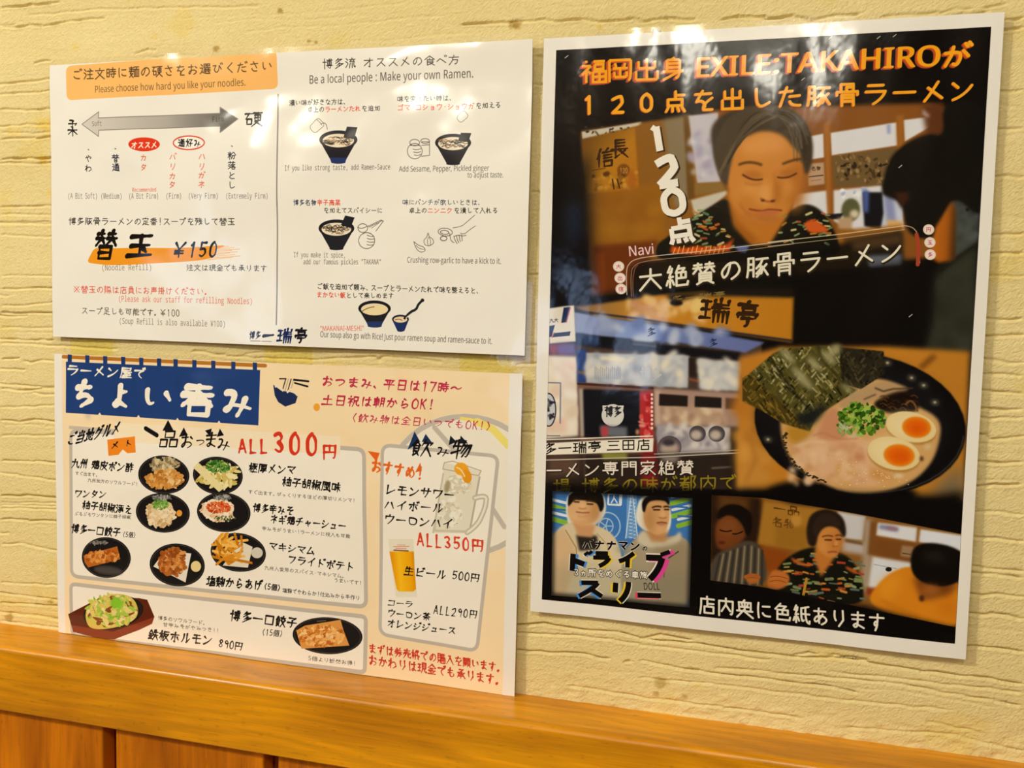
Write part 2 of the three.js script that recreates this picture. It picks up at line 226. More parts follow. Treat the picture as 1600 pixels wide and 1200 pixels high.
// ---------------------------------------------------------------- lettering: characters drawn stroke by stroke
// Each stroke is a run of xxyy points on a 100 by 100 field; R is a box; a character followed by x0y0x1y1 is that component fitted into a box.
const KANA = {                                               // rounded strokes
  あ: '15268024 421040404588 654050652585157230527050906880856095', い: '1520155525803672 74308858', う: '35107018 25406535805075754597', え: '40086016 25387035 7035159050605588 55889590', お: '12285526 38083870229015783058705590756092 72258838', か: '103560326560509238 85 40103050 30501090 75309255',
  き: '20207515 18427836 42086858 257030907092', く: '70082850 28507292', け: '201215502292 40359030 7010726050 95', こ: '25207520 206535858085', さ: '15308025 40087062 256535927088', し: '3010307050928570', す: '10289025 5508556040723558454556624295', せ: '10409032 681065605560 301532808588',
  そ: '25127510 75102045 20459042 904250605588 55888092', た: '10286024 38081090 50489045 507058889288', ち: '15288025 45082558 255870488570 85704092', つ: '1035702588554085', て: '10229018 8819503848687590', と: '30104250 8030305825754590 45908588', な: '10255522 38081560 70289045 654565804592357850709088',
  に: '201215502290 45308528 456555828880', の: '501840652085105540207518925080755590', は: '201215502292 40329030 70107078559240805570 55709288', ひ: '10224020 402018604588706070 20 70209255', ふ: '40155525 3540605055854090 15801070 80588572', へ: '0560353045359572',
  ほ: '201215502292 40228820 40459042 68227078559240805570 55709288', ま: '15258522 18488245 50085078359222784070 40708590', み: '152045182580107540559570 754070655595', む: '12285528 350835652585155035458570 80308842', め: '25255085 601545501588105030357030907060 92', も: '350830755092808075 60 15326530 12556052', や: '1045702590407055 45085522 25205095', ゆ: '152012602258502585405575 60106095', よ: '50105078359220804070 40708590 52358032',
  ら: '40086020 30302570 2570605085705092 50923088', り: '251522503265 72107560 75605095', る: '25157015 70152060 2060654585705592 559240805575', れ: '28082595 08303028 30280575 05753850602565306080 60809085', ろ: '25157015 70152060 2060654585705092', わ: '28082595 08303028 30280575 0575503085458575 85755592', を: '15228020 45082055 205550485578 8540457050 92 50928592', ん: '50101090 1090405555807090 70909065',
};
const MARKS = { '、': '12753292', '。': '~10821092209230823075207512 80', '・': '44465652', '!': '52055265 52885292', '(': '~7003354035607098', ')': '~3003654065603098', '〜': '~0855303570659545', '一': '05509550', 'ー': '08509250', '※': '15158585 85151585 50125016 50845088 12501650 84508850', '¥': '15054545 85054545 45455095 18558055 18708070', '?': '~2525501075305055 50555070 50885092' };
const LATIN = { 0: '~5003152015805097858085205003', 1: '30205005 50055095', 2: '~15257005803080501595 15958595', 3: '~1515500580304548 ~4548857055951580', 4: '65056595 65051068 10689068', 5: '80052505 25052045 ~204570408570459515 82', 6: '~7505253015705097857550481870', 7: '12108510 85104095', 8: '~504815255003852550481075509790755048', 9: '~853550501825500385307597', A: '45050895 45058895 22658065', L: '20052095 20958095', O: '~5003102010805097908090205003', K: '20052095 80052055 38408595' };
const KATA = {
  オ: '10309030 62106295 62955088 60351082', ス: '20207520 752055551590 55559090', メ: '701040601592 30358580', フ: '15208220 822070603592', ハ: '35251085 65259085', リ: '25152558 751075604597', カ: '10358035 803570857085 70855585 451040501590', タ: '40101550 35258025 802560652095 30506572', ネ: '50085020 15258025 80251068 50505095 65558068', コ: '15208520 85208585 12858585',
  マ: '08209020 90205065 35507288', シ: '20153528 12453055 159060709035', ヨ: '20208020 80208090 20528052 20908090', ウ: '50055020 15201545 15208820 882080554095', イ: '800845451060 52405295', ン: '15203538 159060709030', ニ: '20258025 08809280', ク: '40081550 38258525 852565702095', ワ: '12201250 12208820 882080554095', ホ: '08309230 50085095 50953888 28501580 72508878', サ: '05329532 30103062 701070554595',
  ル: '301530601090 60106090 60909055', ロ: 'R15208585', モ: '20158015 10459045 45154588 45889088', レ: '20102090 20909050', ユ: '20257525 75256885 08859285', ソ: '15203550 851570604095', ト: '35083595 35408062', キ: '12358530 10659060 42086095', ム: '45101085 10859078 65559095', テ: '20158015 05429542 524250702595', チ: '75102022 08489248 521850602595', ヤ: '08458830 88307058 35106095', ヒ: '25082585 25858888 85302550', ナ: '08359235 521050602095', ラ: '20158015 10428842 884275724095',
};
const KANJI = {
  木: '04329632 50055098 48350678 52359580', 氵: '25108025 10388052 12958860', 亻: '80051555 52355298', 口: 'R12158888', 日: 'R20088092 20508050', 田: 'R10129088 50125088 10509050', 月: '250525601095 25058005 80058095 25358035 25628062', 土: '15408540 50085090 05909590', 王: '12129012 15508550 50125090 05909590', 玉: '12129012 15508550 50125090 05909590 62627578',
  力: '12359035 903580906585 480845551095', 糸: '50052530 25306530 70154055 40558052 50555098 28681288 72689288', 金: '50050540 50059540 28438243 12629262 50435092 28703682 72706482 08929292', 飠: '48050535 50059535 48203030 28358035 80358068 28352892 28528052 28688068 28927578 55728595', 酉: '04109610 35103535 65106535 R12358895 35353055 65356555 65558855 15758575',
  貝: 'R20058070 20278027 20488048 35720895 65729298', 頁: '05059505 50055020 R20208072 20378037 20558055 35750895 65759298', 阝: '15051598 15058005 80055040 50408062 80625582', 艹: '05509550 30103090 70107090', 宀: '50055035 08350870 08359235 92358570', 辶: '12102825 05422842 28422075 20750592 207545909692', 門: 'R08054238 08050895 08224222 R58059238 92059295 58229222', 广: '50055018 12189518 121812600498',
  灬: '18200885 38253885 62256885 82209590', 大: '05359535 50055045 50450595 52459595', 豕: '05129512 55123048 40330555 4848508535 80 45550580 50680895 85406055 58559590', 車: '15188518 R20308068 20498049 05829582 50055098', 食: '50050540 50059540 50255038 28408040 80408070 28402892 28558055 28708070 28926082 55709595 82686080',
  物: '20101045 12354535 32053298 05704555 62104555 55309230 923080907085 72305070 85305588', 注: '氵02003098 62057518 38259525 40558855 35909890 65256590', 文: '50055020 05259525 304045609598 723555600598', 時: '日00104088 45229522 68056840 42409840 45609860 804080926888 55705882', 麺: '05154815 26052645 08304630 04454845 30451560 15654265 42650895 20754598 52089808 75087528 R55289890 68286890 82288290', 硬: '05154515 25150850 R15504082 50129812 R58258860 58428842 75127570 70704098 60659898',
  選: '辶00009898 R40086224 40324040 40406540 R70089224 70327040 70409640 40559655 52455268 80458068 36689868 55725080 78729082', 柔: '300575055022 20258525 85257535 52105245 52453842 木10459599', 普: '30053515 70056515 08209220 38203845 62206245 20282538 80287538 05459545 日25558098', 通: '辶00009898 42088508 85086520 55155825 R42288878 42458845 42608860 65286578',
  粉: '08151530 40153230 05404540 25052598 22450475 28454570 65104040 75109845 52508550 855080927088 65504590', 落: '艹05009528 氵05304098 60304250 58409040 90404075 52509575 R55728895', 好: '250515454090 05304830 42300595 55109010 90106838 703870905888 48559855', 博: '05354035 22052298 45189818 R52288860 52448844 70057060 85058810 42689868 806080957090 55755885', 多: '45052030 42158012 80121850 45254035 58453072 55559255 92551598 55655075',
  豚: '月02054295 豕44059898', 骨: '25052535 25057505 75057535 48184835 48187518 08380852 08389238 92389252 28522898 28527552 75527598 28657565 28807580', 定: '宀05009540 25458045 52455290 52688068 28552588 25780598 25809595', 番: '75052515 08289228 50125050 28182228 72187828 48280555 52289555 田20558098', 残: '05124512 22120545 18324032 40320895 18504060 52209518 50389535 48559852 680575909880 90655590',
  替: '08153815 05304230 26052630 26300555 28304248 58159015 55309830 76057630 76305055 78309855 R25587898 25787878', 現: '王00104090 R52059255 52229222 52389238 60554098 785578909890 98909880', 承: '30107010 70105025 502550923888 35356535 32527052 28707570 12402840 28400885 85406055 58459890', 際: '阝02003098 50053528 45157015 70154045 80056025 75159240 45559055 38689868 68686898 50754090 85759590', 店: '广05009599 52285258 52428842 R35588892',
  員: 'R30057022 R20288078 20458045 20628062 35800898 65809598', 声: '50055030 15159015 20308530 R20428562 52425262 204220700598', 掛: '200520921088 05253825 05583852 42206520 40406840 54055485 42606560 40886585 78057898 80409555', 足: 'R25057535 50355085 50588558 285025850898 25809598', 可: '05159515 751575926088 R18355570', 能: '250505254522 35124528 12351298 12354235 42354295 12524252 12684268 85106028 60056040 60409540 95409530 85556075 60506090 60909590 95909580',
  瑞: '王00083890 68056828 48124828 48289528 95129528 42409840 68405852 48554898 48559555 95559598 64556495 80558095', 亭: '50055015 08159215 R28258040 08480860 08489248 92488860 28628062 556255904288', 流: '氵02003098 65057015 40189818 65184538 45389035 80258845 50504098 68486895 854885909890 98909880', 方: '50055020 05259525 422538600598 40508550 855075925888', 濃: '氵02002898 R42109042 58055842 75057542 42269026 40509550 40503598 52609060 45729872 55725598 55986588 88757085 68729898',
  味: 'R05204075 48259525 42489848 72057298 68484285 72489985', 卓: '52055228 52159015 R22288062 22458045 05789578 50625098', 上: '50055090 50458545 05909590', 追: '辶00009898 62055218 45184580 R45188845 R45528880', 加: '力02055595 R62209285', 変: '50055018 08189218 38183848 62186248 18300845 80309248 45520870 38588058 80580898 35659598', 名: '42051040 38188218 82180868 38324545 R35558595', 辛: '50055018 10189018 32203838 70206538 05409540 12609060 50405098',
  子: '18108010 80105030 503050923588 05509550', 高: '50055015 05159515 R30237540 12481298 12489048 904890987892 R35587582', 菜: '艹05009525 85302038 25453050 48425052 75406850 05659565 50525098 45680592 55689592', 欲: '20080825 35084825 26180545 28184845 R12524288 65055035 58229522 95228838 752870504098 75509898', 潰: '氵02002898 R48108828 68056838 38389838 R48458878 48568856 48678867 55803898 80809898', 入: '35125512 551250350598 52329898',
  飯: '飠00054598 55129512 551255504598 58358835 88355095 62509898', 頼: '05154515 R08284552 26052698 25550580 28554578 頁50059898', 整: '05154515 R10204538 26052652 26400450 28384550 68055028 60189818 90185552 60259855 15589058 50585090 50728272 28722890 05929592', 楽: '55054818 R32187050 32347034 15202832 08522845 88207532 70459052 05609560 50505098 48620692 52629592', 屋: '15108510 85108530 15308530 151015550498 30459545 504528628560 72509068 28758875 58655892 20929892',
  呑: '15129012 50125035 05359835 45350568 55359868 R28588895', 平: '12129012 28223542 75226542 05529552 50125098', 祝: '22052215 05284028 40280565 22452298 28504060 R52108545 60454598 754575909890 98909880', 朝: '05184518 R08304560 08454545 26052698 04754875 月55059898', 飲: '飠00054598 65055038 60229822 98229035 783070505098 75489898', 全: '50050540 50059540 25458045 28688068 50455090 08909590', 当: '50055038 22152835 80157035 15408540 85408590 15658565 12908590',
  地: '04354035 22082285 04884080 453045909590 95909578 40459538 95389265 70057075', 品: 'R28057540 R08524292 R58529592', 円: '10101098 10109010 901090927588 50105052 10529052', 九: '420538600598 08327032 703270909692 96929875', 州: '280525600898 52105295 80058098 12350555 40404555 65357258', 鶏: '35100515 08220835 24202835 42203538 05454845 26452660 25600590 28604590 70056012 R55128848 55248824 55368836 55485572 55609560 955890928088 52805092 65806790 78808090',
  皮: '12189018 90188532 50055045 121812600498 25458045 80452598 32509598', 酢: '酉02054898 65055045 58229822 72227298 72459545 72709570', 出: '50055090 18151845 18458245 82158245 08550892 08929292 92559292', 極: '木00003898 42109810 60105588 42304265 42305530 68308830 88305870 70409070 38929892', 厚: '08109510 081008600298 R32208848 32348834 35588558 85586070 607060954892 25759875', 柚: '木00003898 田48159895 73057320', 胡: '05304230 23052350 R08504085 月52059898', 椒: '木00003098 48054845 48226522 32456845 50455092 42554080 60556575 72189515 95186898 74409898',
  風: '121012600298 12108510 85109090 90909898 98989985 70202825 R32357260 52255288 28886885 65707892', 添: '氵02002898 38129812 68126835 38359835 65353065 70359862 625060955090 48603885 78588075 88609580', 餃: '飠00054598 72057215 50189818 65255040 82259840 85455098 60459898', 個: '亻00003098 R38089892 48308830 68186848 R54488872', 塩: '04304030 22082280 04824075 58054530 52209820 R58329050 R48609890 62606290 80608090 42929892', 麹: '05154815 26052645 08304630 04454845 30451560 15654265 42650895 20754598 65055030 58209520 952092928288 72357292 55508850 70525080 74529080',
  仕: '亻00003598 40359835 68056888 45889588', 込: '辶00009898 62154275 62209575', 手: '75102018 12359035 05609560 521552903585', 作: '亻00003598 58053540 50229822 65226598 65459245 65689568', 鉄: '金00054595 60054840 55259525 45529852 72057252 70524598 74529898', 板: '木00004298 48129812 481248503898 52359035 90354598 58509898', 甘: '05309530 28052890 72057290 28587258 28907290', 断: '08050892 08924092 24102488 12304030 22350865 26354060 90055515 551555604598 58389838 80388098',
  然: '30051545 25185018 50180560 28303838 58309830 75057535 72355065 76359862 85109220 灬05709598', 得: '30050530 30280858 20482098 R48058835 48208820 42459845 38629862 804580926888 55725885', 生: '25051040 20229022 15529052 50085090 05909590', 茶: '艹05009525 50250555 52259555 18588558 50405098 35681888 68688588', 券: '30083825 72056225 15288528 05459545 45250568 58459868 30607560 756068925588 45601598', 売: '15189018 50055035 25358035 08480862 08489248 92488862 35580598 655865909590 95909578',
  機: '木00003298 505538205522 55123840 80056820 68208522 85156838 38559855 50554598 62058898 95657590', 購: 'R05054068 05254025 05454045 15700298 32704098 48159815 60056035 82058235 45359835 R50489898 44709970 75487598', 願: '05104810 051005600298 R16224550 16364536 305030922085 18602080 42604880 頁52059898', 福: '22052215 05284028 40280565 22452298 28504060 50109510 R55228842 R48529895 73527395 48739873', 岡: '08080898 08089208 920892928288 30203540 70206540 22428042 50425075 28552878 28787578 75557578',
  身: '55054015 25152562 25157515 751575925888 25307530 25467546 08629062 75620898', 点: '52055240 52228822 R20408068 灬05709598', 絶: '糸00004098 58054535 55188218 82187035 R48358860 68356860 48604892 48929592 95929878', 賛: '08124012 05254325 25052525 25250548 28254045 58129012 55259525 75057525 75255048 78259548 貝15489899', 三: '12159015 20508050 05889588', 専: '10109010 R20208048 20348034 50055060 05609560 705070925585 30703882', 家: '宀05009530 18358535 50352555 524852903585 42521070 48600885 80405560 58559592',
  場: '04304030 22082280 04824075 R50058538 50228522 42509850 60504578 50629562 956288927888 70625090 82626898', 都: '05205020 28052848 02455545 50100565 R18585095 18755075 阝60009898', 内: '10201098 10209020 902090927888 50055040 48402575 50407572', 奥: '48054015 15181858 15188518 85188558 32253840 68256240 28427242 50225058 05649564 45580598 52689898', 色: '38050835 30187018 70184838 20388238 82388260 20382090 20628262 50385062 20909290 92909575', 紙: '糸00004098 92085018 501850926582 50489848 741275909898 98989985',
  信: '亻00003098 65055018 38229822 45388838 45528852 R45688895', 長: '28052852 28058005 28208020 28368036 05529552 28522892 28925080 80606075 45529898', 投: '200520921088 05253825 05583852 55105540 55108510 85108530 85309830 48489048 90484598 55559898', 愛: '75052512 15202028 48184828 80187528 08350850 08359235 92359050 30405060 62406848 42582090 40688068 80682098 42709598', 用: '181018600898 18108510 851085927288 18358535 18588558 52105298', 切: '05404838 25052580 25804575 52189518 951888907088 721860504098',
  所: '05104810 102510600298 R12254545 92055512 581558604898 58409840 80408098', 人: '500545500598 50359898', 旅: '22052218 04204220 18354035 40353890 20350895 58054530 52189818 70306045 554055906882 70408598 90357055',
};
const TEN = { が: 'か', ぎ: 'き', ぐ: 'く', げ: 'け', ご: 'こ', ざ: 'さ', じ: 'し', ず: 'す', ぜ: 'せ', だ: 'た', で: 'て', ど: 'と', ば: 'は', び: 'ひ', ぶ: 'ふ', べ: 'へ', ぼ: 'ほ', ガ: 'カ', ギ: 'キ', グ: 'ク', ゴ: 'コ', ザ: 'サ', ジ: 'シ', ズ: 'ス', ド: 'ト', デ: 'テ', バ: 'ハ', ビ: 'ヒ', ブ: 'フ', ボ: 'ホ', ベ: 'へ' };
const MARU = { ぱ: 'は', ぷ: 'ふ', パ: 'ハ', プ: 'フ', ポ: 'ホ' };
const SMALL = { っ: 'つ', ょ: 'よ', ゃ: 'や', ッ: 'ツ', ョ: 'ヨ', ュ: 'ユ', ャ: 'ヤ', ヵ: 'カ' };
const glyphCache = {};
function smooth(p) {                                          // rounds a polyline through the middles of its sides
  if (p.length < 3) return p;
  const out = [p[0]];
  for (let i = 1; i < p.length - 1; i++) {
    const a = i === 1 ? p[0] : [(p[i - 1][0] + p[i][0]) / 2, (p[i - 1][1] + p[i][1]) / 2], b = i === p.length - 2 ? p[i + 1] : [(p[i][0] + p[i + 1][0]) / 2, (p[i][1] + p[i + 1][1]) / 2];
    const m = [p[i][0] * 1.25 - (a[0] + b[0]) * 0.125, p[i][1] * 1.25 - (a[1] + b[1]) * 0.125];
    for (let k = 1; k <= 6; k++) { const t = k / 6, u = 1 - t; out.push([u * u * a[0] + 2 * u * t * m[0] + t * t * b[0], u * u * a[1] + 2 * u * t * m[1] + t * t * b[1]]); }
  }
  return out;
}
function parseStrokes(text, round) {
  const out = [], toks = text.split(' ');
  for (let i = 0; i < toks.length; i++) {
    let t = toks[i]; if (!t) continue;
    const c = t[0];
    if (c === 'R') { const n = t.slice(1).match(/\d\d/g).map(Number); out.push([[n[0], n[1]], [n[2], n[1]], [n[2], n[3]], [n[0], n[3]], [n[0], n[1]]]); continue; }
    if (c !== '~' && !/\d/.test(c)) { const n = t.slice(1).match(/\d\d/g).map(Number); for (const s of strokesOf(c)) out.push(s.map(([x, y]) => [n[0] + x / 100 * (n[2] - n[0]), n[1] + y / 100 * (n[3] - n[1])])); continue; }
    let r = round; if (c === '~') { r = true; t = t.slice(1); }
    while (i + 1 < toks.length && /^\d\d(\d{4})*$/.test(toks[i + 1]) && t.length % 4 === 2) t += toks[++i];
    const n = t.match(/\d\d/g).map(Number), p = []; for (let k = 0; k + 1 < n.length; k += 2) p.push([n[k], n[k + 1]]);
    if (p.length > 1) out.push(r ? smooth(p) : p);
  }
  return out;
}
function strokesOf(ch) {
  if (glyphCache[ch]) return glyphCache[ch];
  let s;
  if (TEN[ch]) s = [...strokesOf(TEN[ch]).map((q) => q.map(([x, y]) => [x * 0.92, 6 + y * 0.94])), [[76, 6], [83, 18]], [[89, 2], [96, 14]]];
  else if (MARU[ch]) s = [...strokesOf(MARU[ch]).map((q) => q.map(([x, y]) => [x * 0.92, 6 + y * 0.94])), [0, 1, 2, 3, 4, 5, 6, 7, 8].map((k) => [88 + 8 * Math.cos(k * 0.785), 10 + 8 * Math.sin(k * 0.785)])];
  else if (SMALL[ch]) s = strokesOf(SMALL[ch]).map((q) => q.map(([x, y]) => [15 + x * 0.68, 30 + y * 0.68]));
  else if (KANA[ch]) s = parseStrokes(KANA[ch], true);
  else if (KATA[ch]) s = parseStrokes(KATA[ch], false).map((q) => (q.length > 2 ? smooth(q) : q));
  else if (KANJI[ch]) s = parseStrokes(KANJI[ch], false).map((q) => (q.length === 3 ? smooth(q) : q));
  else if (LATIN[ch]) s = parseStrokes(LATIN[ch], false);
  else if (MARKS[ch]) s = parseStrokes(MARKS[ch], false);
  else { if (ch !== ' ' && ch !== '　') console.log('no glyph for', ch); s = []; }
  return (glyphCache[ch] = s);
}
const advance = (ch) => (LATIN[ch] || '()!'.includes(ch) ? 0.62 : ch === ' ' ? 0.45 : '・'.includes(ch) ? 0.6 : '。、'.includes(ch) ? 0.8 : 1);

// ---------------------------------------------------------------- printing: a sheet of paper addressed in the photograph's pixels
function homography(src, dst) {
  const A = [], n = 8;
  for (let i = 0; i < 4; i++) { const [x, y] = src[i], [u, v] = dst[i]; A.push([x, y, 1, 0, 0, 0, -u * x, -u * y, u], [0, 0, 0, x, y, 1, -v * x, -v * y, v]); }
  for (let c = 0; c < n; c++) {
    let p = c; for (let r = c; r < n; r++) if (Math.abs(A[r][c]) > Math.abs(A[p][c])) p = r; [A[c], A[p]] = [A[p], A[c]];
    for (let r = 0; r < n; r++) if (r !== c) { const f = A[r][c] / A[c][c]; for (let k = c; k <= n; k++) A[r][k] -= f * A[c][k]; }
  }
  const h = A.map((r, i) => r[n] / r[i]);
  return (x, y) => { const w = h[6] * x + h[7] * y + 1; return [(h[0] * x + h[1] * y + h[2]) / w, (h[3] * x + h[4] * y + h[5]) / w]; };
}
class Print {
  constructor(w, h, corners) {
    this.canvas = document.createElement('canvas'); this.canvas.width = w; this.canvas.height = h; this.c = this.canvas.getContext('2d');
    this.H = homography(corners, [[0, 0], [w, 0], [w, h], [0, h]]); this.view(0, 0, 1); this.c.lineCap = this.c.lineJoin = 'round';
  }
  view(ox, oy, s) { this.ox = ox; this.oy = oy; this.s = s; return this; }
  at(x, y) { return this.H(this.ox + x / this.s, this.oy + y / this.s); }
  scale(x, y) { const a = this.at(x, y), b = this.at(x + 1, y), d = this.at(x, y + 1); return (Math.hypot(b[0] - a[0], b[1] - a[1]) + Math.hypot(d[0] - a[0], d[1] - a[1])) / 2; }
  path(pts, close = true) { const c = this.c; c.beginPath(); for (let i = 0; i < pts.length; i += 2) { const [x, y] = this.at(pts[i], pts[i + 1]); i ? c.lineTo(x, y) : c.moveTo(x, y); } if (close) c.closePath(); }
  // soft-edged print: the shape is blurred on a small canvas of its own
  feather(pts, blur, draw) {
    let x0 = 1e9, y0 = 1e9, x1 = -1e9, y1 = -1e9; for (let i = 0; i < pts.length; i += 2) { const [x, y] = this.at(pts[i], pts[i + 1]); x0 = Math.min(x0, x); y0 = Math.min(y0, y); x1 = Math.max(x1, x); y1 = Math.max(y1, y); }
    const k = blur > 5 ? 0.34 : blur > 2.5 ? 0.5 : 0.75, pad = blur * 3 + draw.pad; x0 -= pad; y0 -= pad; x1 += pad; y1 += pad; x0 = Math.max(-60, x0); y0 = Math.max(-60, y0); x1 = Math.min(this.canvas.width + 60, x1); y1 = Math.min(this.canvas.height + 60, y1); if (x1 <= x0 || y1 <= y0) return;
    const t = document.createElement('canvas'), s = document.createElement('canvas'); t.width = s.width = Math.ceil((x1 - x0) * k); t.height = s.height = Math.ceil((y1 - y0) * k); const a = t.getContext('2d'), b = s.getContext('2d');
    a.scale(k, k); a.translate(-x0, -y0); a.lineCap = a.lineJoin = 'round'; a.beginPath(); for (let i = 0; i < pts.length; i += 2) { const [x, y] = this.at(pts[i], pts[i + 1]); i ? a.lineTo(x, y) : a.moveTo(x, y); } draw(a);
    b.filter = `blur(${blur * k}px)`; b.drawImage(t, 0, 0); this.c.drawImage(s, x0, y0, s.width / k, s.height / k);
  }
  fill(pts, color, blur = 0) { if (blur) { const f = (a) => { a.closePath(); a.fillStyle = color; a.fill(); }; f.pad = 2; this.feather(pts, blur, f); return; } this.path(pts); this.c.fillStyle = color; this.c.fill(); }
  line(pts, color, w, close = false, blur = 0) { const lw = w * this.scale(pts[0], pts[1]); if (blur) { const f = (a) => { if (close) a.closePath(); a.strokeStyle = color; a.lineWidth = lw; a.stroke(); }; f.pad = lw; this.feather(pts, blur, f); return; } this.path(pts, close); this.c.strokeStyle = color; this.c.lineWidth = lw; this.c.stroke(); }
  curve(pts, color, w, blur = 0) { const p = []; for (let i = 0; i < pts.length; i += 2) p.push([pts[i], pts[i + 1]]); this.line(smooth(p).flat(), color, w, false, blur); }
  blob(pts, color, blur = 0) {                                  // closed rounded outline
    const p = []; for (let i = 0; i < pts.length; i += 2) p.push([pts[i], pts[i + 1]]);
    const out = [], n = p.length; for (let i = 0; i < n; i++) { const a = p[(i + n - 1) % n], b = p[i], d = p[(i + 1) % n], m0 = [(a[0] + b[0]) / 2, (a[1] + b[1]) / 2], m1 = [(b[0] + d[0]) / 2, (b[1] + d[1]) / 2]; for (let k = 0; k < 6; k++) { const t = k / 6, u = 1 - t; out.push(u * u * m0[0] + 2 * u * t * b[0] + t * t * m1[0], u * u * m0[1] + 2 * u * t * b[1] + t * t * m1[1]); } }
    this.fill(out, color, blur);
  }
  oval(x, y, rx, ry, rot = 0) { const o = [], c = Math.cos(rot), s = Math.sin(rot); for (let k = 0; k < 40; k++) { const a = k / 40 * Math.PI * 2, u = Math.cos(a) * rx, v = Math.sin(a) * ry; o.push(x + u * c - v * s, y + u * s + v * c); } return o; }
  ellipse(x, y, rx, ry, color, rot = 0, blur = 0) { this.fill(this.oval(x, y, rx, ry, rot), color, blur); }
  ring(x, y, rx, ry, color, w, rot = 0) { this.line(this.oval(x, y, rx, ry, rot), color, w, true); }
  rounded(q, r) {                                               // quadrilateral with rounded corners
    const o = []; for (let i = 0; i < 4; i++) { const a = [q[(i * 2 + 6) % 8], q[(i * 2 + 7) % 8]], b = [q[i * 2], q[i * 2 + 1]], d = [q[(i * 2 + 2) % 8], q[(i * 2 + 3) % 8]]; const la = Math.hypot(a[0] - b[0], a[1] - b[1]), ld = Math.hypot(d[0] - b[0], d[1] - b[1]); const m0 = [b[0] + (a[0] - b[0]) * r / la, b[1] + (a[1] - b[1]) * r / la], m1 = [b[0] + (d[0] - b[0]) * r / ld, b[1] + (d[1] - b[1]) * r / ld]; for (let k = 0; k <= 6; k++) { const t = k / 6, u = 1 - t; o.push(u * u * m0[0] + 2 * u * t * b[0] + t * t * m1[0], u * u * m0[1] + 2 * u * t * b[1] + t * t * m1[1]); } }
    return o;
  }
  clip(pts, fn) { this.c.save(); this.path(pts); this.c.clip(); fn(); this.c.restore(); }
  gradient(x0, y0, x1, y1, stops) { const a = this.at(x0, y0), b = this.at(x1, y1), g = this.c.createLinearGradient(a[0], a[1], b[0], b[1]); stops.forEach(([t, c]) => g.addColorStop(t, c)); return g; }
  // one character centred at x, y; w and h its size; dir the slope of the line; o: color, weight (of the height), brush, lean
  glyph(ch, x, y, w, h, slope, o) {
    const c = this.c, sc = this.scale(x, y), lw = (o.weight || 0.08) * h * sc, lean = o.lean || 0, turn = o.turn || 0, ct = Math.cos(turn), st = Math.sin(turn);
    c.strokeStyle = c.fillStyle = o.color; c.lineWidth = lw; c.lineCap = o.square ? 'butt' : 'round'; c.lineJoin = o.square ? 'miter' : 'round';
    for (const s of strokesOf(ch)) {
      const p = s.map(([gx, gy]) => { let u = (gx / 100 - 0.5) * w - (gy / 100 - 0.5) * h * lean, v = (gy / 100 - 0.5) * h; [u, v] = [u * ct - v * st, u * st + v * ct]; return this.at(x + u, y + v + u * slope); });
      if (o.brush) {
        const q = []; for (let i = 0; i + 1 < p.length; i++) { const n = Math.max(2, Math.ceil(Math.hypot(p[i + 1][0] - p[i][0], p[i + 1][1] - p[i][1]) / (lw * 0.3))); for (let k = 0; k < n; k++) q.push([p[i][0] + (p[i + 1][0] - p[i][0]) * k / n, p[i][1] + (p[i + 1][1] - p[i][1]) * k / n]); } q.push(p[p.length - 1]);
        const wob = hash2(Math.round(p[0][0] * 7), Math.round(p[0][1] * 7), 3);
        q.forEach((pt, i) => { const t = i / Math.max(1, q.length - 1), r = lw * 0.5 * (1.25 - 0.75 * t + 0.35 * Math.exp(-(((t - 0.92) / 0.1) ** 2)) * wob); c.beginPath(); c.ellipse(pt[0], pt[1], r * 1.15, r * 0.85, -0.7, 0, 7); c.fill(); });
      } else { c.beginPath(); p.forEach(([u, v], i) => (i ? c.lineTo(u, v) : c.moveTo(u, v))); c.stroke(); }
    }
    c.lineCap = c.lineJoin = 'round';
  }
  // a line of characters whose middle runs from x0, y0 to x1, y1
  text(str, x0, y0, x1, y1, h, o = {}) {
    o = { color: '#2a2622', ...o }; const total = [...str].reduce((s, ch) => s + advance(ch), 0), L = x1 - x0, slope = (y1 - y0) / L; let run = 0;
    for (const ch of str) { const a = advance(ch), t = (run + a / 2) / total; run += a; this.glyph(ch, x0 + L * t, y0 + (y1 - y0) * t, L * a / total * (o.fit || 0.88), h, slope, o); }
  }
  column(str, x, ys, w, h, o = {}) { [...str].forEach((ch, i) => this.glyph(ch, x, ys[i], w, h, 0, { color: '#2a2622', ...o })); }
  // Latin lettering on a baseline from x0, y0 to x1, y1; h is the height of a capital
  latin(str, x0, y0, x1, y1, h, color, font = 'sans-serif') {
    const c = this.c, a = this.at(x0, y0), b = this.at(x1, y1), m = this.scale((x0 + x1) / 2, (y0 + y1) / 2); c.save(); c.font = `100px ${font}`; c.fillStyle = color;
    const w = c.measureText(str).width, sx = Math.hypot(b[0] - a[0], b[1] - a[1]) / w, sy = h * m / 71;
    c.translate(a[0], a[1]); c.rotate(Math.atan2(b[1] - a[1], b[0] - a[0])); c.scale(sx, sy); c.fillText(str, 0, 0); c.restore();
  }
  texture() { const t = new THREE.CanvasTexture(this.canvas); t.colorSpace = THREE.SRGBColorSpace; t.anisotropy = 8; return t; }
}
// ---------------------------------------------------------------- what is printed on the three sheets
const INK = '#2b2723', RED = '#d8402c', CREAM = '#efe0c2';
const sheetCorners = { noodle: [[80, 102], [836, 64], [820, 554], [86, 527]], snack: [[86, 553], [819, 583], [805, 1086], [95, 986]], poster: [[852, 62], [1568, 20], [1508, 1028], [829, 953]] };

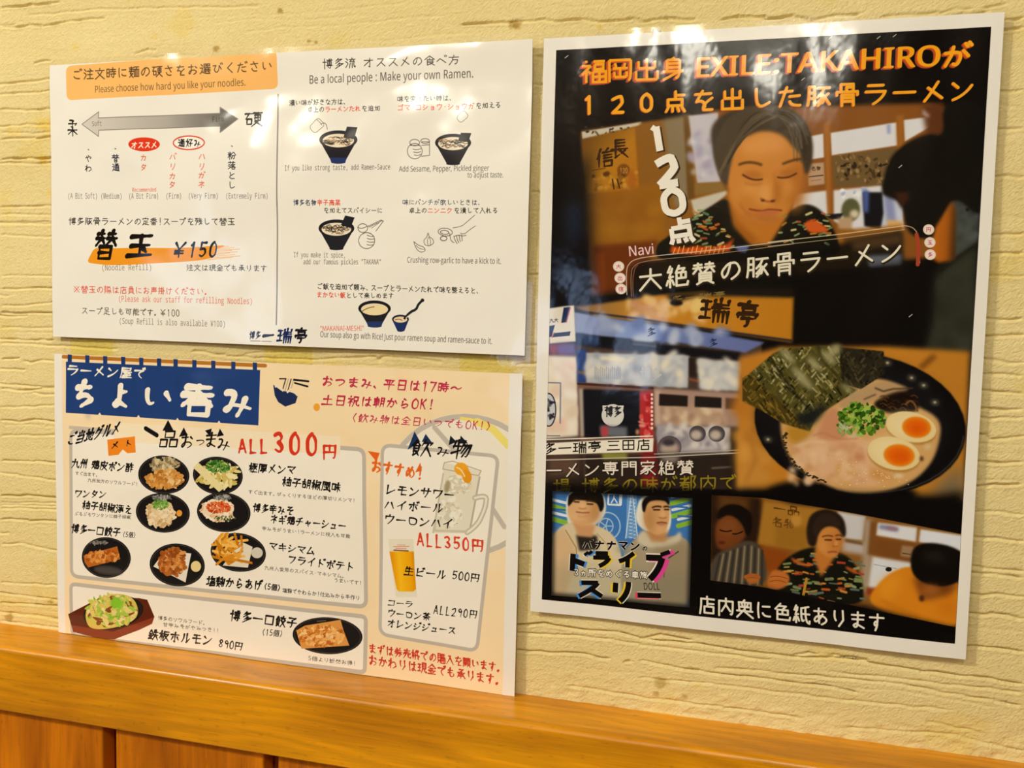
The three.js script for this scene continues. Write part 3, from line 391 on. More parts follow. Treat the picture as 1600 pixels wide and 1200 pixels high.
function printNoodleGuide() {
  const p = new Print(2048, 1110, sheetCorners.noodle), c = p.c, mono = 'monospace', soft = '#6b6258';
  c.fillStyle = '#f4f0e8'; c.fillRect(0, 0, 2048, 1110);
  p.view(80, 60, 4.2105);
  p.fill(p.rounded([108, 183, 1506, 88, 1509, 334, 116, 410], 40), '#ffc172');
  p.text('ご注文時に麺の硬さを', 145, 240, 905, 210, 76, { color: '#5d4a33', weight: 0.09 }); p.text('お選びください', 905, 208, 1482, 184, 76, { color: '#5d4a33', weight: 0.09 });
  p.latin('Please choose how hard you like your noodles.', 300, 360, 1298, 313, 42, '#6d5a3e');
  const arrow = [218, 568, 330, 487, 328, 527, 1125, 495, 1125, 455, 1243, 533, 1127, 622, 1127, 580, 328, 607, 325, 648];
  p.fill(arrow, p.gradient(218, 568, 1243, 533, [[0, '#ded8d0'], [0.55, '#b5afa8'], [1, '#5a5753']])); p.line(arrow, '#8c8680', 5, true);
  p.latin('Soft', 283, 582, 350, 580, 30, '#77716b', mono); p.latin('Firm', 1072, 552, 1152, 548, 32, '#3a3734', mono);
  p.glyph('柔', 152, 592, 78, 112, 0, { color: INK, weight: 0.075, brush: true }); p.glyph('硬', 1347, 534, 122, 104, -0.04, { color: '#1d1a18', weight: 0.1, brush: true });
  p.ellipse(625, 700, 102, 46, '#e63b20'); p.text('オススメ', 540, 706, 712, 702, 46, { color: '#fff4e6', weight: 0.14, lean: 0.1 });
  p.ellipse(920, 690, 106, 47, '#fbf6ee'); p.ring(920, 690, 104, 45, '#dd4a34', 8); p.text('通好み', 845, 692, 1002, 692, 56, { color: '#22222a', weight: 0.11, brush: true });
  const k = { weight: 0.1 };
  p.column('・やわ', 255, [735, 792, 856], 48, 48, k); p.column('・普通', 437, [730, 792, 852], 50, 54, { ...k, color: '#2b3346' });
  const r = { weight: 0.1, color: '#e2614a', lean: 0.08 };
  p.column('カタ', 622, [788, 850], 42, 46, r); p.column('バリカタ', 815, [780, 846, 910, 966], 46, 48, r); p.column('ハリガネ', 1012, [780, 846, 905, 966], 46, 48, r); p.column('・粉落とし', 1208, [714, 776, 840, 906, 970], 54, 54, { ...k, color: '#33363c' });
  p.latin('Recommended', 540, 1012, 706, 1010, 24, '#e0604c', mono);
  for (const [t, a, b] of [['(A Bit Soft)', 120, 315], ['(Medium)', 335, 475], ['(A Bit Firm)', 518, 722], ['(Firm)', 770, 878], ['(Very Firm)', 922, 1120], ['(Extremely Firm)', 1168, 1448]]) p.latin(t, a, 1058, b, 1058, 33, '#7a7168', mono);
  p.line([1509, 372, 1505, 1105], '#8e8880', 9);
  p.view(80, 320, 4.2105); p.line([1506, -20, 1500, 788], '#8e8880', 9);
  p.text('博多豚骨ラーメンの定番!スープを残して替玉', 122, 112, 1228, 114, 50, { color: '#3a3631', weight: 0.09 });
  c.globalAlpha = 0.97; p.blob([248, 385, 275, 330, 300, 285, 400, 292, 600, 286, 800, 290, 1000, 280, 1140, 268, 1160, 276, 1080, 300, 1100, 340, 1000, 372, 700, 388, 420, 406, 300, 392], '#f59b1e'); c.globalAlpha = 1;
  for (let i = 0; i < 9; i++) p.line([1040, 285 + i * 10, 1180 + (i * 37) % 90, 276 + i * 9], '#f7ae4a', 3.2);
  p.glyph('替', 372, 264, 140, 196, 0, { color: '#17130f', weight: 0.115, brush: true, lean: 0.14 }); p.glyph('玉', 600, 272, 170, 160, -0.05, { color: '#17130f', weight: 0.17, brush: true, lean: 0.12 });
  p.text('¥150', 805, 303, 1112, 298, 104, { color: '#1a1612', weight: 0.135, brush: true, lean: 0.18, fit: 0.8 });
  p.latin('(Noodle Refill)', 345, 436, 678, 434, 34, '#857a6c', mono); p.text('注文は現金でも承ります', 900, 416, 1438, 420, 44, { color: '#45403a', weight: 0.09 });
  p.text('※替玉の際は店員にお声掛けください。', 155, 560, 1060, 574, 50, { color: '#e2614e', weight: 0.09 }); p.latin('(Please ask our staff for refilling Noodles)', 452, 640, 1338, 656, 36, '#e2705e', mono);
  p.text('スープ足しも可能です。¥100', 208, 700, 862, 716, 48, { color: '#48433c', weight: 0.085 }); p.latin('(Soup Refill is also available ¥100)', 458, 786, 1162, 806, 36, '#8a8176', mono);
  p.text('博多', 1320, 860, 1398, 858, 52, { color: '#1e2230', weight: 0.12, brush: true, lean: 0.1 }); p.glyph('一', 1450, 860, 72, 60, -0.1, { color: '#1a1820', weight: 0.3, brush: true }); p.line([1330, 896, 1395, 897], '#9a9490', 5); p.line([1405, 898, 1468, 899], '#9a9490', 5);
  p.view(440, 290, 4); p.glyph('瑞', 38, 938, 88, 96, 0, { color: '#1c2c60', weight: 0.12, brush: true, lean: 0.12 }); p.glyph('亭', 138, 940, 76, 104, 0, { color: '#191a22', weight: 0.12, brush: true, lean: 0.1 });
  // right half
  p.view(440, 60, 4);
  const t9 = { color: '#3b3732', weight: 0.08 }, rd = { color: '#e0533c', weight: 0.11 }, tx = { color: '#33302c', weight: 0.095 }, soft2 = '#5f5850';
  p.text('博多流', 272, 166, 486, 158, 66, t9); p.text('オススメの食べ方', 526, 158, 1130, 140, 64, t9);
  p.latin('Be a local people : Make your own Ramen.', 188, 288, 1213, 250, 50, '#57504a');
  p.text('濃い味が好きな方は、', 62, 406, 432, 400, 38, tx); p.text('卓上の', 175, 450, 286, 447, 38, tx); p.text('ラーメンたれ', 286, 448, 513, 442, 38, rd); p.text('を追加', 514, 443, 632, 440, 38, tx);
  p.text('味を変えたい時は、', 736, 384, 1090, 376, 38, tx); p.text('ゴマ・コショウ・ショウガ', 736, 438, 1218, 428, 40, rd); p.text('を加える', 1222, 426, 1382, 420, 40, tx);
  const bowl = (x, y, rx, ry, bw, by, noodles, navy) => {
    p.fill([x - rx, y, x + rx, y, x + bw, by - 8, x + bw, by, x - bw, by, x - bw, by - 8], '#23242b');
    p.ellipse(x, by - 2, bw, 8, '#23242b'); p.ellipse(x, y, rx, ry, '#1f2026');
    if (navy) p.fill([x - bw * 1.25, by - 32, x + bw * 1.25, by - 32, x + bw, by + 2, x - bw, by + 2], '#26386e');
    p.ellipse(x, y + ry * 0.1, rx * 0.83, ry * 0.74, '#f2e4cc');
    if (noodles) { const rn = rng(Math.round(x * 3 + y)); for (let i = 0; i < 30; i++) { const a = x + (rn() - 0.5) * rx * 1.2, b = y + ry * 0.1 + (rn() - 0.5) * ry * 0.85, l = rx * (0.12 + rn() * 0.2), v = rn() * 6 - 3; p.curve([a - l, b + v, a - l * 0.3, b - 9 + v, a + l * 0.3, b + 8 - v, a + l, b - v], i % 4 ? '#2c2620' : '#a8764a', 3.4); } }
  };
  const nori = (q) => p.fill(q, '#1f2128');
  bowl(372, 638, 118, 58, 42, 782, true, true); nori([426, 556, 490, 560, 470, 634, 404, 626]);
  p.line(p.rounded([188, 560, 245, 498, 290, 545, 225, 600], 22), '#6b665e', 3.5, true); p.curve([262, 540, 285, 530, 300, 548, 303, 572], '#4a463f', 3.5); p.curve([235, 512, 258, 528, 270, 548], '#6b665e', 3);
  bowl(1082, 656, 112, 56, 42, 790, true, false); nori([1132, 594, 1196, 597, 1176, 652, 1112, 646]);
  p.line(p.oval(843, 708, 46, 48), '#5d574f', 4, true); p.line([812, 672, 875, 672], '#5d574f', 4); p.line(p.oval(843, 655, 30, 20), '#5d574f', 4, true); for (let i = 0; i < 3; i++) p.curve([832 + i * 4, 695 + i * 18, 860, 702 + i * 18, 880, 692 + i * 18], '#5d574f', 4);
  p.line([888, 650, 935, 650, 935, 735, 885, 740], '#5d574f', 4); p.line(p.oval(908, 645, 27, 15), '#5d574f', 4, true); p.line([885, 672, 935, 668], '#5d574f', 4);
  p.line(p.rounded([1100, 500, 1150, 452, 1182, 490, 1130, 535], 20), '#7d776e', 3.2, true);
  p.latin('If you like strong taste, add Ramen-Sauce', 38, 832, 692, 823, 30, soft2, mono); p.latin('Add Sesame, Pepper, Pickled ginger', 745, 836, 1306, 831, 33, soft2); p.latin('to adjust taste.', 1170, 874, 1395, 873, 33, soft2);
  p.view(440, 290, 4);
  p.text('博多名物', 90, 110, 236, 110, 38, { ...tx, color: '#343c54' }); p.text('辛子高菜', 236, 110, 384, 110, 38, rd); p.text('を加えてスパイシーに', 276, 158, 644, 158, 36, tx);
  p.text('味にパンチが欲しいときは、', 766, 106, 1264, 108, 36, { ...tx, color: '#3a3f52' }); p.text('卓上の', 806, 158, 921, 158, 36, tx); p.text('ニンニク', 921, 158, 1078, 158, 36, rd); p.text('を潰して入れる', 1084, 158, 1362, 158, 38, tx);
  bowl(357, 270, 111, 55, 43, 400, true, false); nori([412, 190, 470, 202, 444, 268, 386, 250]);
  const ln = '#5a544b'; p.line(p.oval(545, 346, 50, 50), ln, 4, true); p.curve([520, 305, 545, 290, 572, 305], ln, 4); for (let i = 0; i < 4; i++) p.curve([548, 312 + i * 20, 570, 322 + i * 18, 590, 318 + i * 18], ln, 4); p.line(p.oval(520, 268, 30, 27), ln, 4, true); p.curve([488, 262, 515, 275, 548, 255], ln, 3.5); p.line([552, 258, 632, 218, 648, 224, 602, 286], ln, 4); p.line([560, 262, 640, 222], ln, 3.5); p.line([575, 268, 620, 236], ln, 3);
  p.curve([1080, 266, 1130, 258, 1160, 235, 1216, 186], ln, 3.6); p.curve([1218, 254, 1180, 280, 1150, 306, 1125, 300], ln, 3.6); p.line(p.oval(1032, 292, 44, 24, 0.1), ln, 4, true); p.line(p.oval(1028, 294, 26, 12, 0.1), '#3a342c', 4, true); p.line(p.oval(1022, 332, 20, 14), ln, 5, true); p.curve([1060, 300, 1062, 345, 1085, 358], ln, 4); for (let i = 0; i < 4; i++) p.curve([1085 + i * 16, 318 - i * 3, 1092 + i * 15, 345, 1105 + i * 10, 364 - i * 6], ln, 4); p.curve([1085, 320, 1110, 310, 1140, 318, 1160, 312], ln, 4);
  p.curve([925, 300, 920, 322, 898, 345, 905, 372, 932, 380, 962, 362, 955, 335, 932, 322, 928, 300], ln, 3.6); p.curve([928, 325, 918, 350, 928, 378], ln, 3); p.curve([932, 325, 945, 350, 936, 378], ln, 3); p.curve([838, 352, 850, 395, 880, 420, 910, 408, 900, 385, 865, 375, 838, 352], ln, 3.6); p.curve([850, 375, 872, 398, 902, 400], ln, 3);
  p.latin('If you make it spice,', 90, 450, 414, 452, 30, soft2, mono); p.latin('add our famous pickles "TAKANA"', 150, 494, 638, 494, 30, soft2, mono); p.latin('Crushing row-garlic to have a kick to it.', 795, 482, 1378, 490, 34, '#55504a');
  p.text('ご飯を追加で頼み、スープとラーメンたれで味を整えると、', 232, 630, 1252, 656, 40, tx); p.text('まかない飯', 232, 682, 414, 685, 38, rd); p.text('として楽しめます', 414, 686, 714, 688, 36, tx);
  bowl(592, 768, 101, 50, 41, 880, false, true); p.ellipse(592, 776, 82, 32, '#f3dfae'); p.curve([515, 785, 545, 765, 590, 757], '#4a4030', 4);
  bowl(752, 834, 52, 28, 20, 906, false, true); p.fill([704, 845, 800, 845, 776, 906, 732, 906], '#22336a'); p.ellipse(752, 832, 50, 26, '#23242c'); p.ellipse(752, 836, 42, 19, '#f0d9b8'); p.curve([720, 838, 745, 830, 762, 842], '#6a4a2a', 4); p.curve([778, 828, 810, 790, 850, 772, 862, 740, 890, 714], '#20222a', 15); p.ellipse(888, 716, 11, 11, '#20222a'); p.curve([786, 826, 815, 800, 842, 788], '#efe2cc', 5);
  p.latin('"MAKANAI-MESHI"', 255, 908, 526, 906, 30, '#e46a56'); p.latin('Our soup also go with Rice! Just pour ramen soup and ramen-sauce to it.', 255, 946, 1322, 986, 36, '#565049');
  return p;
}

function printSnackMenu() {
  const p = new Print(2048, 1203, sheetCorners.snack), c = p.c, rn = rng(5);
  c.fillStyle = '#f3eee6'; c.fillRect(0, 0, 2048, 1203);
  p.view(0, 0, 1);
  p.fill([98, 540, 799, 570, 786, 1100, 106, 1000], '#fae1b8');
  for (let i = 0; i < 90; i++) { c.globalAlpha = 0.25; const x = 110 + rn() * 670, y = 570 + rn() * 480; p.ellipse(x, y, 12 + rn() * 30, 5 + rn() * 12, i % 2 ? '#fcead0' : '#f6d6a6', rn() * 3, 8); } c.globalAlpha = 1;
  // round yellow and grey mark behind the drinks
  p.clip([98, 540, 799, 570, 786, 1100, 106, 1000], () => { p.view(440, 560, 4); p.ellipse(1150, 790, 500, 450, '#f3ecdc'); p.ring(1150, 790, 480, 430, '#c8beb2', 34); p.view(440, 560, 4); p.line([1230, 392, 1330, 440, 1425, 540], '#f3e27a', 46); p.line([1130, 372, 1230, 388], '#f3e27a', 22); p.line([960, 430, 1110, 600, 1400, 1050], '#c8beb2', 30); p.curve([880, 750, 930, 740, 980, 705, 1040, 715, 1250, 770, 1340, 770], '#cfc5b8', 14); });
  // boxes with grey borders
  const frame = (q, r) => { p.view(0, 0, 1); p.fill(p.rounded(q, r), '#f7f0e4'); p.line(p.rounded(q, r), '#c4bbb0', 5.4, true); };
  p.view(0, 0, 1); p.line([112, 668, 240, 678], '#cdc0ae', 5); frame([113, 672, 569, 702, 572, 948, 115, 899], 12); p.fill([180, 660, 532, 682, 532, 715, 180, 690], '#f9e8ca'); p.fill([118, 686, 560, 712, 560, 722, 118, 696], '#f7f0e4');
  frame([114, 911, 572, 963, 571, 1049, 116, 990], 8); frame([598, 695, 781, 712, 746, 1016, 594, 990], 14);
  // shop curtain
  p.view(80, 550, 4);
  p.line([80, 32, 1340, 85], '#b9792c', 19); const tabs = [122, 233, 345, 458, 570, 680, 782, 897, 1015, 1140, 1275];
  for (const x of tabs) { const y = 32 + (x - 80) * 53 / 1260; p.fill([x - 13, y - 16, x + 13, y - 14, x + 13, y + 42, x - 13, y + 40], '#223c74'); }
  p.fill([98, 62, 1308, 112, 1298, 458, 100, 380], '#22417f');
  for (let i = 0; i < 14; i++) { c.globalAlpha = 0.25; p.ellipse(150 + rn() * 1100, 130 + rn() * 240, 90, 14, i % 2 ? '#1a3268' : '#2b4d90', 1.4, 10); } c.globalAlpha = 1;
  for (const [x, y] of [[308, 378], [548, 393], [795, 410], [1055, 427]]) p.fill([x, y, x + 16, y + 26, x - 16, y + 24], '#fbe3c2');
  const wb = { color: '#fbf3e4', brush: true, weight: 0.13, lean: 0.12 };
  p.text('ラーメン屋で', 100, 112, 600, 136, 70, { ...wb, weight: 0.15 });
  for (const [ch, x, y, w, h] of [['ち', 212, 264, 120, 180], ['よ', 432, 276, 130, 160], ['い', 672, 286, 200, 150], ['呑', 918, 298, 195, 205], ['み', 1165, 312, 190, 190]]) p.glyph(ch, x, y, w, h, 0.04, { ...wb, weight: 0.185, lean: 0.1 });
  p.fill([1390, 203, 1400, 270, 1422, 312, 1466, 340, 1530, 318, 1546, 268, 1500, 250, 1440, 240], '#20305a'); for (let i = 0; i < 4; i++) p.line([1468 + i * 17, 168, 1448 + i * 17, 240], i % 2 ? '#cbb592' : '#3a3a44', 7); p.curve([1405, 215, 1430, 205, 1450, 240], '#f3e3c8', 12); p.curve([1480, 250, 1500, 225, 1525, 250, 1540, 268], '#f3e3c8', 12); p.line([1520, 172, 1610, 182], '#1c1c24', 12); p.line([1525, 192, 1605, 214], '#1c1c24', 11); p.line([1430, 166, 1470, 166], '#3a3a44', 8);
  const bl = { color: '#17161a', brush: true, weight: 0.12, lean: 0.15 };
  p.text('ご当地グルメ', 112, 552, 440, 470, 78, { ...bl, lean: 0.3, weight: 0.13 });
  p.fill([358, 548, 528, 528, 536, 628, 485, 632, 456, 608, 430, 642, 368, 648], '#f28a24'); p.glyph('メ', 408, 582, 50, 46, -0.1, { ...bl, weight: 0.16 }); p.glyph('ト', 490, 572, 46, 40, 0.2, { ...bl, weight: 0.16 });
  p.line([595, 478, 665, 520], '#17161a', 26); for (const [ch, x, y, w, h] of [['品', 742, 545, 120, 110], ['お', 856, 556, 86, 100], ['つ', 940, 562, 62, 56], ['ま', 1005, 548, 84, 105], ['み', 1082, 572, 84, 90]]) p.glyph(ch, x, y, w, h, 0, { ...bl, weight: 0.1 }); p.fill([735, 425, 700, 492, 770, 490], '#17161a'); p.fill([835, 470, 805, 530, 860, 520], '#17161a'); p.fill([1010, 478, 968, 490, 1000, 530], '#17161a'); p.fill([1060, 478, 1040, 530, 1085, 520], '#17161a');
  const rb = { color: '#db3a24', weight: 0.15, brush: true };
  p.text('ALL', 1166, 590, 1366, 590, 88, { ...rb, fit: 0.8, weight: 0.17 }); p.glyph('3', 1428, 566, 66, 140, 0, { ...rb, weight: 0.16 });
  p.view(440, 560, 4); p.glyph('0', 85, 535, 72, 140, 0, { ...rb, weight: 0.15 }); p.glyph('0', 190, 540, 74, 142, 0, { ...rb, weight: 0.15 }); p.glyph('円', 302, 584, 88, 96, 0, { ...rb, weight: 0.14 });
  const bk = { color: '#1d1a18', brush: true, weight: 0.135, lean: 0.14 }, sm = { color: '#5d564e', weight: 0.1 };
  p.view(80, 550, 4);
  p.text('九州', 136, 696, 244, 698, 58, bk); p.text('鶏皮ポン酢', 262, 704, 528, 722, 58, bk); p.text('すぐ出ます。', 160, 756, 310, 768, 25, sm); p.text('九州地方のソウルフード!', 238, 798, 556, 824, 25, sm);
  p.text('ワンタン', 156, 882, 360, 888, 50, bk); p.text('柚子胡椒添え', 206, 954, 520, 986, 56, bk); p.text('ぷるぷるワンタンに柚子胡椒', 156, 1008, 508, 1030, 25, sm); p.text('博多一口餃子', 136, 1100, 448, 1126, 58, bk); p.text('(5個)', 458, 1136, 542, 1142, 36, { ...bk, brush: false, weight: 0.09 });
  p.text('極厚メンマ', 1236, 722, 1534, 738, 60, bk); p.text('博多辛みそ', 1262, 972, 1522, 992, 56, bk);
  p.view(0, 0, 1); const b1 = { ...bk };
  p.text('柚子胡椒風味', 442, 752, 533, 762, 15.5, b1); p.text('すぐ出ます。びっくりするほどの厚切りメンマ!', 388, 768, 556, 782, 6.6, sm); p.text('ネギ鶏チャーシュー', 423, 810, 542, 822, 14, b1); p.text('辛みそがうまい!ラーメンに投入も可能', 410, 825, 548, 838, 6.6, sm);
  p.text('マキシマム', 421, 852, 494, 861, 13, b1); p.text('フライドポテト', 450, 873, 555, 886, 14, b1); p.text('九州人愛用のスパイス・マキシマム。', 414, 886, 541, 900, 6.6, sm); p.text('うまいです!', 522, 905, 566, 911, 7, sm); p.text('塩麹からあげ', 325, 906, 412, 914, 16, b1); p.text('(5個)', 413, 915, 440, 918, 10, { ...b1, brush: false }); p.text('塩麹でやわらか!仕込みから手作り', 442, 921, 563, 934, 7.4, { ...sm, color: '#3a352f' });
  p.view(80, 800, 4); p.text('博多のソウルフード。', 676, 654, 978, 690, 27, sm); p.text('甘辛みそがやみつき!!', 706, 695, 1056, 737, 27, sm); p.text('鉄板ホルモン', 616, 756, 1016, 798, 66, bk); p.text('890円', 1050, 812, 1206, 836, 52, { ...bk, weight: 0.13 }); p.text('博多一口餃子', 1120, 640, 1545, 692, 70, bk); p.text('(15個)', 1320, 744, 1454, 756, 42, { ...bk, brush: false, weight: 0.09 });
  // dishes
  const plate = (x, y, rx, ry, rot = 0) => { p.ellipse(x, y, rx, ry, '#1b191a', rot); p.ring(x, y, rx * 0.94, ry * 0.94, '#3a3534', 5, rot); p.line([x - rx * 0.3, y - ry * 0.78, x - rx * 0.05, y - ry * 0.82], '#77706a', 4); };
  const heap = (x, y, rx, ry, n, size, colors, seed, long = 1) => { const r = rng(seed); n *= 3; size *= 0.62; for (let i = 0; i < n; i++) { const a = r() * 6.283, d = Math.sqrt(r()); p.ellipse(x + Math.cos(a) * d * rx, y + Math.sin(a) * d * ry, size * (0.6 + r() * 0.8) * long, size * (0.4 + r() * 0.6), colors[Math.floor(r() * colors.length)], r() * 3.1); } p.c.globalAlpha = 0.5; for (let i = 0; i < n / 3; i++) { const a = r() * 6.283, d = Math.sqrt(r()), q = x + Math.cos(a) * d * rx, t = y + Math.sin(a) * d * ry; p.line([q, t, q + size * (r() - 0.3), t + size * (r() - 0.5) * 0.6], i % 2 ? '#fff2d8' : '#4a2c14', size * 0.16); } p.c.globalAlpha = 1; };
  p.view(80, 550, 4);
  plate(711, 766, 156, 120, 0.1); heap(715, 705, 95, 42, 26, 20, ['#b9a47a', '#d9c79c', '#8c7a58', '#c8b68e'], 1, 1.6); heap(715, 795, 110, 55, 60, 22, ['#cf8b3a', '#e0ab62', '#b97730', '#edc487', '#d99b4c'], 2, 1.3);
  plate(1044, 772, 156, 118, 0.1); heap(1050, 770, 120, 70, 40, 26, ['#e6d58e', '#d6bf6a', '#f0e4b0', '#cdb45a'], 3, 1.9); p.fill([890, 722, 925, 690, 1085, 850, 1050, 875], '#ecdca4'); heap(1045, 715, 75, 38, 60, 11, ['#2f6a24', '#4a8a34', '#1e4d1a', '#6aa048'], 4);
  plate(706, 1003, 166, 122, 0.12); heap(690, 1010, 85, 75, 50, 26, ['#e3c69a', '#f0dbb8', '#cfa974', '#e8cfa6'], 5, 1.2); heap(690, 950, 50, 32, 40, 11, ['#6b9a3a', '#4f8a2c', '#8ab858'], 6); p.ellipse(806, 1006, 18, 20, '#e59a35'); heap(700, 908, 55, 14, 16, 9, ['#a8a49e', '#6a6864'], 61, 2);
  plate(1082, 1000, 168, 122, 0.12); heap(1045, 985, 95, 60, 44, 24, ['#efd9bc', '#f6e6d0', '#e4b890'], 7, 1.3); heap(1050, 970, 75, 35, 55, 13, ['#d84a22', '#e06a34', '#b93a18', '#e88850'], 8); heap(1090, 1040, 70, 18, 20, 9, ['#3c5a24', '#e8cfae'], 9); heap(1070, 910, 60, 14, 16, 9, ['#a8a49e', '#6a6864'], 62, 2);
  p.view(80, 800, 4);
  plate(357, 280, 153, 126, 0.1); p.ellipse(370, 360, 90, 26, '#4b4644', 0.1, 5); p.fill([215, 268, 425, 210, 445, 290, 245, 342, 222, 310], '#b96524'); heap(330, 275, 100, 34, 50, 18, ['#c9742a', '#d98a3c', '#a4521a', '#e39c52'], 10, 1.2); heap(310, 188, 60, 10, 14, 8, ['#8a8680', '#4c4a48'], 63, 2);
  plate(799, 326, 172, 132, 0.12); p.fill([720, 240, 885, 255, 850, 435, 650, 335], '#e9e2d4'); heap(770, 305, 85, 82, 60, 28, ['#b9672a', '#d08138', '#8f4a1a', '#dc9a50', '#a4561f'], 11); p.ellipse(915, 335, 32, 34, '#e9d196');
  plate(1176, 249, 172, 120, 0.14); p.fill([1190, 180, 1265, 215, 1235, 345, 1080, 330], '#e6dcc8'); { const r = rng(12); for (let i = 0; i < 46; i++) { const x = 1040 + r() * 190, y = 160 + r() * 150, a = r() * 3.1, l = 30 + r() * 40; p.line([x - Math.cos(a) * l, y - Math.sin(a) * l * 0.6, x + Math.cos(a) * l, y + Math.sin(a) * l * 0.6], ['#e8a338', '#d98c22', '#f2bd5c', '#c67a1a'][i % 4], 15); } } p.ellipse(1292, 252, 36, 34, '#d6cfc0');
  p.fill([120, 632, 268, 556, 330, 530, 560, 532, 612, 542, 655, 648, 640, 690, 560, 728, 405, 786, 312, 780, 150, 742], '#5e2413'); p.fill([150, 742, 140, 700, 400, 740, 655, 650, 640, 692, 560, 730, 405, 788, 312, 782], '#8a3b22'); p.ellipse(400, 622, 190, 102, '#241a18', -0.18); p.blob([225, 600, 300, 530, 420, 500, 520, 520, 560, 600, 540, 670, 400, 722, 270, 728, 230, 690], '#d8c25c'); heap(390, 612, 145, 88, 90, 24, ['#e4cf72', '#c9d05a', '#f0dfa2', '#dcc864', '#8fb83a', '#e8d488', '#8a4a20', '#a9c84a'], 14, 1.7); p.ellipse(425, 565, 42, 34, '#86c832', 0, 6);
  p.view(440, 800, 4); plate(290, 768, 217, 114, 0.06); p.fill([95, 735, 150, 705, 370, 670, 390, 740, 425, 830, 130, 848], '#dd9a4c'); heap(255, 770, 140, 58, 110, 20, ['#e29a48', '#eeb468', '#cf7c2c', '#f4c988', '#c06a22'], 15, 1.2);
  p.text('5個より断然お得!', 170, 905, 470, 942, 28, { color: '#4a443e', weight: 0.09 });
  // drinks
  p.view(440, 560, 4); const cr = { brush: true, weight: 0.135, lean: 0.16 };
  p.text('おつまみ、平日は17時〜', 250, 140, 1138, 184, 68, { ...cr, color: '#c23050' }); p.text('土日祝は朝からOK!', 250, 258, 965, 288, 66, { ...cr, color: '#bf2b4a' }); p.text('(飲み物は全日いつでもOK!)', 436, 368, 1322, 422, 56, { ...cr, color: '#c63c56', weight: 0.11 });
  p.ellipse(222, 304, 20, 24, '#f2a838');
  p.fill([835, 455, 790, 570, 870, 520], '#1b3560'); p.fill([905, 470, 880, 520, 945, 525], '#1b3560'); p.fill([1060, 480, 1050, 540, 1100, 520], '#17202e'); p.fill([1125, 480, 1118, 530, 1172, 530], '#17202e'); for (const [ch, x, y, w, h] of [['飲', 880, 558, 130, 110], ['み', 1012, 578, 84, 70], ['物', 1132, 566, 135, 125]]) p.glyph(ch, x, y, w, h, 0.03, { ...bl, weight: 0.11 });
  p.text('おすすめ!', 560, 668, 890, 722, 84, { color: '#ea6a20', brush: true, weight: 0.15, lean: 0.1 }); p.fill([540, 578, 595, 645, 615, 590], '#ea6a20'); p.fill([870, 650, 838, 712, 880, 700], '#ea6a20');
  // mug
  c.globalAlpha = 0.9; p.fill([1022, 650, 1255, 700, 1178, 1090, 945, 1090], '#e6e0cc'); c.globalAlpha = 1; p.line([1022, 650, 1075, 640, 1255, 700, 1238, 730, 1012, 690], '#b9b19c', 6, true); p.line([1015, 720, 950, 1085], '#cbc3b0', 10); p.line([1245, 740, 1180, 1085], '#bdb5a2', 12); p.curve([1215, 870, 1290, 850, 1280, 930, 1230, 1040, 1165, 1085], '#c6beac', 34); p.curve([1215, 870, 1290, 850, 1280, 930, 1230, 1040, 1165, 1085], '#efeada', 14); heap(1110, 790, 90, 60, 20, 26, ['#f2eee0', '#d8d0ba', '#e6dcc0'], 21); heap(1060, 960, 80, 90, 16, 30, ['#f2eee0', '#d8d0ba', '#ece4d0'], 22); p.line([965, 1010, 960, 1075, 1160, 1080], '#cfc8b4', 14);
  p.ellipse(1130, 690, 46, 40, '#f2a92c', 0.3); p.ellipse(1165, 735, 30, 44, '#eb9a22', -0.2); p.curve([1100, 680, 1130, 690, 1150, 735], '#fbe0a0', 9); p.ellipse(1040, 800, 18, 40, '#a89a78', 0.2, 3);
  p.text('レモンサワー', 648, 816, 1090, 854, 64, bk); p.text('ハイボール', 640, 912, 1020, 936, 60, bk); p.text('ウーロンハイ', 640, 1002, 1080, 1034, 62, bk);
  p.view(440, 800, 4); p.text('ALL350円', 842, 168, 1278, 212, 82, { ...rb, color: '#dd4428', weight: 0.14, fit: 0.8 });
  p.fill([668, 168, 826, 168, 834, 330, 850, 530, 715, 530, 690, 330], '#ebe4d0'); p.fill([674, 246, 828, 246, 832, 340, 842, 480, 825, 495, 735, 495, 720, 480, 692, 340], p.gradient(680, 300, 840, 300, [[0, '#e8930c'], [0.35, '#fbc020'], [0.8, '#f2a90f'], [1, '#d98508']])); p.line([704, 238, 792, 242], '#8a5a34', 9); p.line([700, 216, 798, 214], '#dc8a78', 5); p.line([715, 226, 780, 228], '#dc8a78', 5); p.line([725, 205, 775, 205], '#dc8a78', 4);
  p.text('生ビール', 764, 366, 1038, 392, 58, bk); p.text('500円', 1068, 390, 1246, 412, 56, { ...bk, weight: 0.12 }); p.text('コーラ', 660, 564, 826, 574, 42, bk); p.text('ウーロン茶', 660, 628, 936, 654, 48, bk); p.text('オレンジジュース', 660, 690, 1094, 740, 50, bk); p.text('ALL290円', 950, 606, 1232, 640, 56, { ...bk, weight: 0.11, fit: 0.8 });
  p.text('まずは券売機での購入を願います。', 544, 846, 1392, 968, 60, { color: '#cf3a2a', brush: true, weight: 0.12 }); p.text('おかわりは現金でも承ります。', 544, 918, 1388, 1046, 66, { color: '#c9352a', brush: true, weight: 0.12 });
  return p;
}
